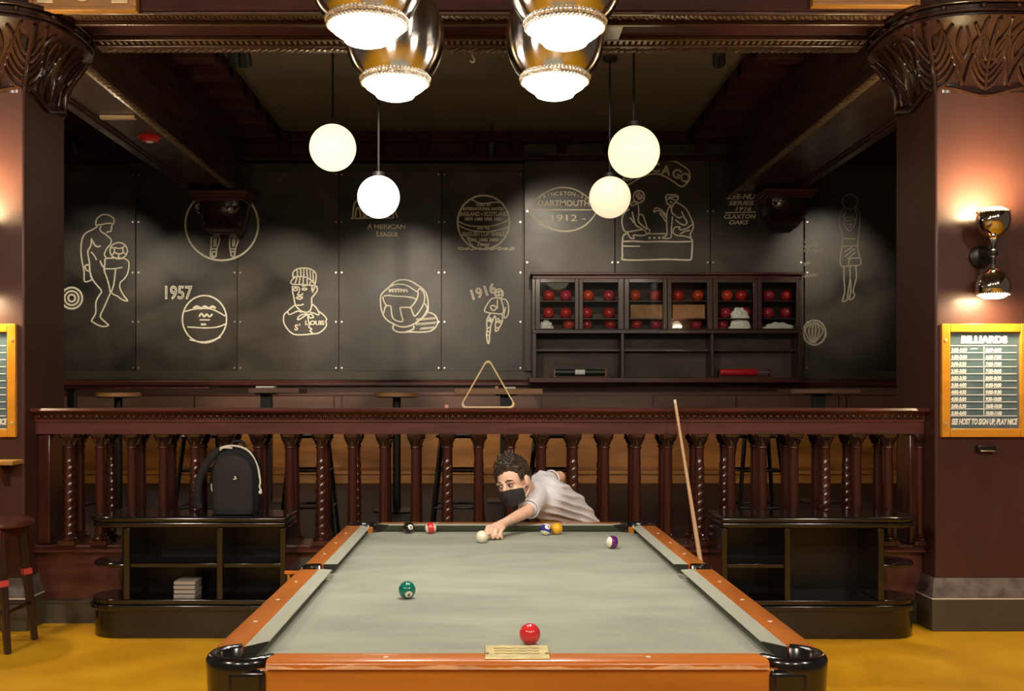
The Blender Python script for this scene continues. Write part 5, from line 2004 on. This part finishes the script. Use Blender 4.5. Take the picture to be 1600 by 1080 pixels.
crumple(853, 0.17, 0.11, zrow[2], 1.3, 'small white crumpled shape at the bottom of the first cabinet door')
crumple(1057, 0.12, 0.10, zrow[2], 4.1, 'small white crumpled shape at the bottom of the fourth cabinet door')
crumple(1156, 0.27, 0.12, zrow[2], 2.2, 'large white crumpled shape at the bottom of the fifth cabinet door')
crumple(1155, 0.21, 0.125, zrow[1], 6.5, 'white crumpled shape on the middle shelf of the fifth cabinet door')
crumple(1215, 0.36, 0.085, zrow[2], 3.7, 'flat white crumpled shape spread at the bottom of the sixth cabinet door')

# rollers in the open bays
ctop = gz(590)
x = (906 - CX) * 12.15 / F
t = thing('roller', (x, 12.15, ctop), 'dark green roller with pale band on a small cradle in the first open bay', 'roller')
MB().lathe([(0.036, -0.285), (0.036, -0.06), (0.030, -0.055), (0.030, 0.055), (0.036, 0.06), (0.036, 0.285)], (0, 0, 0.062), 24, axis='x').build('cylinder', M['roller_green'], t)
MB().lathe([(0.0315, -0.07), (0.0315, 0.07)], (0, 0, 0.062), 24, axis='x').build('band', M['sign_white'], t)
for s in (-1, 1):
    MB().cbox((s * 0.295, 0, 0.05), (0.014, 0.09, 0.10)).build('cradle_end', M['table_wood'], t, bevel=0.003)
MB().box(-0.33, 0.33, -0.06, 0.06, 0, 0.014).build('cradle_base', M['case_red'], t, bevel=0.003)
x = (1163 - CX) * 12.15 / F
t = thing('roller', (x, 12.15, ctop), 'red roller with thin steel rod on a small cradle in the last open bay', 'roller')
MB().lathe([(0.034, -0.285), (0.038, -0.27), (0.038, 0.13), (0.034, 0.145)], (0, 0, 0.062), 24, axis='x').build('cylinder', M['roller_red'], t)
MB().lathe([(0.008, 0.14), (0.008, 0.285)], (0, 0, 0.062), 12, axis='x').build('rod', M['steel_screw'], t)
MB().cbox((0.29, 0, 0.05), (0.014, 0.09, 0.10)).build('cradle_end', M['case_red'], t, bevel=0.003)
MB().cbox((-0.292, 0, 0.05), (0.014, 0.09, 0.10)).build('cradle_end', M['case_red'], t, bevel=0.003)
MB().box(-0.31, 0.31, -0.06, 0.06, 0, 0.014).build('cradle_base', M['case_red'], t, bevel=0.003)

# ------------------------------------------------------------------ the child leaning over the far rail
child = thing('person', (0.50, 5.66, 0), 'person in a pale grey T-shirt and dark face mask leaning over the table to shoot', 'person')
ORG = Vector((0.50, 5.66, 0))
Q = lambda px, py, D: P(px, py, D) - ORG
V = lambda x, y, z: Vector((x, y, z)) - ORG

head_c = Q(801, 753, 5.185)
# head axes: face turned towards the cue ball, tipped down and slightly rolled
Hm = (Matrix.Rotation(math.radians(-30), 3, 'Z') @ Matrix.Rotation(math.radians(12), 3, 'X') @ Matrix.Rotation(math.radians(-10), 3, 'Y'))
hp = lambda x, y, z: head_c + Hm @ Vector((x, y, z))

sh_l, el_l, wr_l = Q(839, 777, 5.33), Q(823, 800, 5.165), Q(791, 815, 5.02)
sh_r, el_r = Q(848, 754, 5.50), Q(874, 745, 5.62)
hand_r = V(0.372, 5.70, 0.862)
neck = Q(829, 768, 5.35)
chest, waist, hip = Q(852, 777, 5.43), Q(886, 797, 5.56), V(0.50, 5.64, 0.70)

b = MB()
b.sphere(head_c + Hm @ Vector((0, 0.012, 0.022)), (0.071, 0.088, 0.088), 28, 18, Hm)
b.sphere(hp(0, -0.012, -0.035), (0.060, 0.070, 0.075), 24, 16, Hm)
b.sphere(hp(0, -0.045, -0.075), (0.036, 0.034, 0.030), 20, 12, Hm)        # jaw and chin
for s in (-1, 1):
    b.sphere(hp(s * 0.032, -0.054, -0.030), (0.022, 0.018, 0.020), 16, 10, Hm)     # cheeks
    b.sphere(hp(s * 0.027, -0.072, 0.016), (0.026, 0.012, 0.009), 14, 8, Hm)       # brow
    b.sphere(hp(s * 0.073, 0.012, -0.008), (0.011, 0.020, 0.031), 16, 12, Hm)      # ears
    b.sphere(hp(s * 0.080, 0.006, -0.006), (0.010, 0.020, 0.030), 16, 12, Hm)
b.capsule(hp(0, -0.078, 0.004), hp(0, -0.095, -0.028), 0.009, 0.013, 10)           # nose
b.capsule(hp(0, 0.02, -0.06), neck, 0.046, 0.050)
b.capsule(neck, chest, 0.062, 0.098)
b.capsule(chest, waist, 0.100, 0.088)
b.capsule(waist, hip, 0.088, 0.095)
b.capsule(neck, sh_l, 0.050, 0.044)
b.capsule(neck, sh_r, 0.050, 0.044)
b.capsule(sh_l, el_l, 0.041, 0.032)
b.capsule(el_l, el_l.lerp(wr_l, 0.4), 0.031, 0.029)
b.capsule(el_l.lerp(wr_l, 0.4), wr_l, 0.029, 0.020)
b.capsule(sh_r, el_r, 0.040, 0.031)
b.capsule(el_r, hand_r, 0.030, 0.020)
for s, kx in ((-1, 0.49), (1, 0.59)):
    h_ = V(0.50 + s * 0.055, 5.66, 0.68)
    kn = V(kx, 5.68 + 0.02 * s, 0.37)
    an = V(kx + 0.01, 5.74 + 0.02 * s, 0.07)
    b.capsule(h_, kn, 0.072, 0.048)
    b.capsule(kn, an, 0.046, 0.030)
# bridge hand: palm, five bent fingers
palm = V(0.064, 4.975, 0.818)
b.capsule(wr_l, palm, 0.020, 0.024)
b.sphere(V(0.062, 4.955, 0.817), (0.036, 0.034, 0.020), 18, 12, Matrix.Rotation(0.5, 3, 'Z') @ Matrix.Rotation(0.35, 3, 'X'))
fing = [
    [(0.036, 4.948, 0.822), (0.012, 4.922, 0.820), (0.006, 4.900, 0.800), (0.016, 4.896, 0.776)],
    [(0.052, 4.938, 0.820), (0.030, 4.904, 0.816), (0.026, 4.888, 0.794), (0.036, 4.890, 0.774)],
    [(0.067, 4.938, 0.816), (0.052, 4.904, 0.808), (0.048, 4.890, 0.788), (0.058, 4.894, 0.773)],
    [(0.081, 4.946, 0.810), (0.073, 4.916, 0.799), (0.070, 4.902, 0.784), (0.079, 4.906, 0.772)],
    [(0.048, 4.985, 0.806), (0.024, 4.966, 0.803), (0.008, 4.942, 0.804), (0.003, 4.922, 0.803)]]
rad = [(0.0108, 0.0102, 0.0092, 0.0082), (0.0112, 0.0104, 0.0094, 0.0084), (0.0108, 0.0100, 0.0090, 0.0080), (0.0100, 0.0092, 0.0082, 0.0074), (0.0125, 0.0114, 0.0100, 0.0086)]
for f, r in zip(fing, rad):
    for i in range(3):
        b.capsule(V(*f[i]), V(*f[i + 1]), r[i], r[i + 1], 10, 4)
# rear hand closed round the butt of the cue
tip, butt = Vector((0.0020, 4.843, 0.7925)), Vector((0.50, 6.00, 0.872))
cd = (butt - tip).normalized()
gp = tip + cd * 0.935
u1 = cd.cross(Vector((0, 0, 1))).normalized()
u2 = u1.cross(cd)
b.sphere(gp + u1 * 0.016 + u2 * 0.014 - ORG, (0.020, 0.030, 0.024), 16, 10)
b.capsule(hand_r, gp + u1 * 0.012 + u2 * 0.022 - ORG, 0.020, 0.018)
for i in range(4):
    base_ = gp + cd * (-0.024 + 0.016 * i)
    ring_ = []
    for a in (100, 150, 200, 255, 300):
        t_ = math.radians(a)
        ring_.append(base_ + (u1 * -cos(t_) + u2 * sin(t_)) * 0.021)
    for q0, q1 in zip(ring_[:-1], ring_[1:]):
        b.capsule(q0 - ORG, q1 - ORG, 0.0078, 0.0072, 8, 3)
b.capsule(gp + u2 * 0.02 - cd * 0.01 - ORG, gp - u1 * 0.02 + u2 * 0.004 - cd * 0.035 - ORG, 0.009, 0.0075, 8, 3)
vs, fs = remeshed(b, 0.0036, 4, 0.45)
body = MB().add(vs, fs).build('body', M['skin'], child, smooth=180)

# T-shirt: follows the trunk and ends at neckline, sleeves and waist
s_ = MB()
s_.capsule(neck.lerp(chest, 0.10), chest, 0.068, 0.112, 20, 7)
s_.capsule(chest, waist, 0.114, 0.103, 20, 7)
s_.capsule(waist, hip + Vector((0.0, 0, 0.03)), 0.103, 0.112, 20, 7)
s_.capsule(neck.lerp(sh_l, 0.45), sh_l, 0.060, 0.057, 16, 6)
s_.capsule(neck.lerp(sh_r, 0.45), sh_r, 0.060, 0.055, 16, 6)
s_.capsule(sh_l, sh_l.lerp(el_l, 0.62), 0.058, 0.054, 16, 3)
s_.capsule(sh_r, sh_r.lerp(el_r, 0.32), 0.055, 0.050, 16, 3)
s_.capsule(sh_r, chest, 0.06, 0.10)
s_.capsule(sh_l, waist, 0.058, 0.095)
vs, fs = remeshed(s_, 0.0055, 6, 0.5)
out = []
ax = (waist - chest).normalized()
for v in vs:           # soft folds running across the back and side
    p = Vector(v)
    n_ = noise.noise(Vector((p.x * 5, p.y * 5, p.z * 22 + p.x * 9)))
    fold = 0.010 * abs(sin(0.5 * (p.z * 150 + p.x * 62 + 4.0 * noise.noise(p * 6)))) ** 5
    w_ = max(0.0, min(1.0, ((p - chest).dot(ax) + 0.10) / 0.12))
    d_ = (p - (chest + ax * (p - chest).dot(ax))).normalized()
    out.append(p + d_ * (fold * w_ + 0.004 * n_))
tee = MB().add(out, fs).build('t_shirt', M['tee_grey'], child, smooth=180)
mb = MB()
for c0, d0, r0 in ((sh_l.lerp(el_l, 0.80), (el_l - sh_l).normalized(), 0.050), (sh_r.lerp(el_r, 0.55), (el_r - sh_r).normalized(), 0.047)):
    up = d0.cross(Vector((0.3, 0.2, 1))).normalized()
    vp = d0.cross(up)
    mb.tube([c0 + (up * cos(a) + vp * sin(a)) * r0 for a in [2 * PI * i / 28 for i in range(28)]], 0.0045, 6, closed=True)
mb.build('sleeve_hem', M['tee_grey'], tee, smooth=180)
# trousers and shoes
p_ = MB()
p_.capsule(hip + Vector((0, 0, 0.04)), V(0.50, 5.66, 0.66), 0.108, 0.108)
for s, kx in ((-1, 0.49), (1, 0.59)):
    h_ = V(0.50 + s * 0.055, 5.66, 0.66)
    kn = V(kx, 5.68 + 0.02 * s, 0.37)
    an = V(kx + 0.01, 5.74 + 0.02 * s, 0.12)
    p_.capsule(h_, kn, 0.085, 0.062)
    p_.capsule(kn, an, 0.060, 0.050)
vs, fs = remeshed(p_, 0.009, 4)
MB().add(vs, fs).build('trousers', M['denim'], child, smooth=180)
for s, kx in ((-1, 0.49), (1, 0.59)):
    q = MB()
    q.capsule(V(kx + 0.01, 5.76 + 0.02 * s, 0.045), V(kx - 0.02, 5.60 + 0.02 * s, 0.035), 0.042, 0.034)
    q.capsule(V(kx + 0.01, 5.75 + 0.02 * s, 0.045), V(kx + 0.01, 5.745 + 0.02 * s, 0.085), 0.042, 0.038)
    vs, fs = remeshed(q, 0.008, 3)
    zmin = min(v[2] for v in vs)
    MB().add([(v[0], v[1], max(v[2], 0.002)) for v in vs], fs).build('shoe', M['shoe'], child, smooth=180)

# hair: a cap of short locks swept over the scalp
h = MB()
h.sphere(hp(0, 0.030, 0.050), (0.079, 0.085, 0.080), 24, 16, Hm)
h.sphere(hp(0, 0.050, 0.010), (0.076, 0.066, 0.070), 24, 16, Hm)
random.seed(11)
for i in range(150):
    a = random.uniform(-PI, PI)
    e = random.uniform(0.0, 1.35)
    d_ = Vector((cos(e) * sin(a), -cos(e) * cos(a), sin(e)))
    if d_.y < -0.25 and d_.z < 0.42:
        continue
    o_ = Vector((0, 0.028, 0.034))
    st = o_ + Vector((d_.x * 0.074, d_.y * 0.085, d_.z * 0.088))
    fl = Vector((-0.35 + random.uniform(-0.3, 0.3), -0.55 if d_.z > 0.4 else 0.15, 0.25 if d_.z > 0.5 else -0.55)) + d_ * 0.35
    en = st + fl.normalized() * random.uniform(0.024, 0.042)
    h.capsule(hp(*st), hp(*en), 0.0125, 0.0045, 8, 3)
for i in range(16):       # fringe over the forehead
    u_ = (i - 7.5) / 7.5
    st = Vector((u_ * 0.064, -0.050 + 0.028 * u_ * u_, 0.088 - 0.016 * u_ * u_))
    en = st + Vector((-0.012 + random.uniform(-0.006, 0.006), -0.016 + 0.008 * abs(u_), -0.032 + random.uniform(-0.006, 0.006)))
    h.capsule(hp(*st), hp(*en), 0.0115, 0.0042, 8, 3)
for s in (-1, 1):         # sideburn locks in front of and behind the ears
    for k in range(5):
        st = Vector((s * 0.070, -0.030 + k * 0.018, 0.040))
        en = st + Vector((s * 0.003, -0.004, -0.034 if k != 2 else -0.022))
        h.capsule(hp(*st), hp(*en), 0.011, 0.004, 8, 3)
for i in range(9):        # tuft standing up on the crown
    st = Vector((random.uniform(-0.02, 0.03), 0.02 + random.uniform(-0.02, 0.03), 0.112))
    en = st + Vector((random.uniform(-0.012, 0.018), random.uniform(-0.012, 0.012), 0.042))
    h.capsule(hp(*st), hp(*en), 0.0125, 0.004, 8, 3)
vs, fs = remeshed(h, 0.0042, 1, 0.4)
MB().add(vs, fs).build('hair', M['hair_brown'], child, smooth=180)

# mask: moulded over nose and jaw, with ear loops
vs, fs = [], []
n, m = 26, 18
for side_ in (0, 1):
    for k in range(m):
        for i in range(n):
            a = math.radians(-74 + 148 * i / (n - 1))
            t_ = k / (m - 1)
            z = -0.016 - 0.028 * (abs(a) / 1.3) ** 2 * 0.5 - t_ * (0.092 - 0.030 * (abs(a) / 1.3) ** 2)
            wz = 1 - 0.30 * max(0, t_ - 0.35) ** 1.2
            rx, ry = 0.0695 * wz, (0.092 + 0.012 * math.exp(-(a / 0.28) ** 2) * (1 - t_ * 0.8)) * wz
            off = 0.003 if side_ == 0 else -0.001
            vs.append(hp((rx + off) * sin(a), -0.008 - (ry + off) * cos(a) + 0.012 * t_, z))
N = n * m
for k in range(m - 1):
    for i in range(n - 1):
        q = k * n + i
        fs.append((q, q + 1, q + n + 1, q + n))
        fs.append((N + q, N + q + n, N + q + n + 1, N + q + 1))
edge = [i for i in range(n)] + [k * n + n - 1 for k in range(1, m)] + [(m - 1) * n + i for i in range(n - 2, -1, -1)] + [k * n for k in range(m - 2, 0, -1)]
for i in range(len(edge)):
    a_, b_ = edge[i], edge[(i + 1) % len(edge)]
    fs.append((a_, N + a_, N + b_, b_))
mask = MB().add(vs, fs).build('face_mask', M['mask_black'], child, smooth=60)
lp = MB()
for s in (-1, 1):
    lp.tube(smooth_path([hp(s * 0.064, -0.028, -0.034), hp(s * 0.076, -0.004, -0.016), hp(s * 0.084, 0.018, 0.012), hp(s * 0.084, 0.026, -0.010), hp(s * 0.078, 0.012, -0.045), hp(s * 0.064, -0.022, -0.075)], 4), 0.0018, 6)
lp.build('ear_loop', M['cue_ferrule'], mask)
# eyes and brows
for s in (-1, 1):
    e = MB().sphere(hp(s * 0.029, -0.0735, 0.0005), (0.0135, 0.009, 0.0062), 18, 10, Hm).build('eye', M['eye_white'], child, smooth=180)
    MB().sphere(hp(s * 0.029 - 0.003, -0.0795, -0.001), (0.0062, 0.0040, 0.0058), 14, 8, Hm).build('iris', M['eye_dark'], e, smooth=180)
    MB().tube([hp(s * 0.029 - 0.0145, -0.076, 0.0015), hp(s * 0.029, -0.0835, 0.0075), hp(s * 0.029 + 0.0145, -0.076, 0.0020)], [0.0014, 0.0024, 0.0014], 6).build('eyelashes', M['hair_brown'], e)
    MB().tube(smooth_path([hp(s * 0.012, -0.086, 0.021), hp(s * 0.030, -0.087, 0.027), hp(s * 0.048, -0.072, 0.020)], 4), [0.0030] * 4 + [0.0034] * 4 + [0.002], 6).build('eyebrow', M['hair_brown'], child)

cue(tip, butt, 'pool cue held by the masked person, its tip at the white cue ball', 0.0062, 0.013)
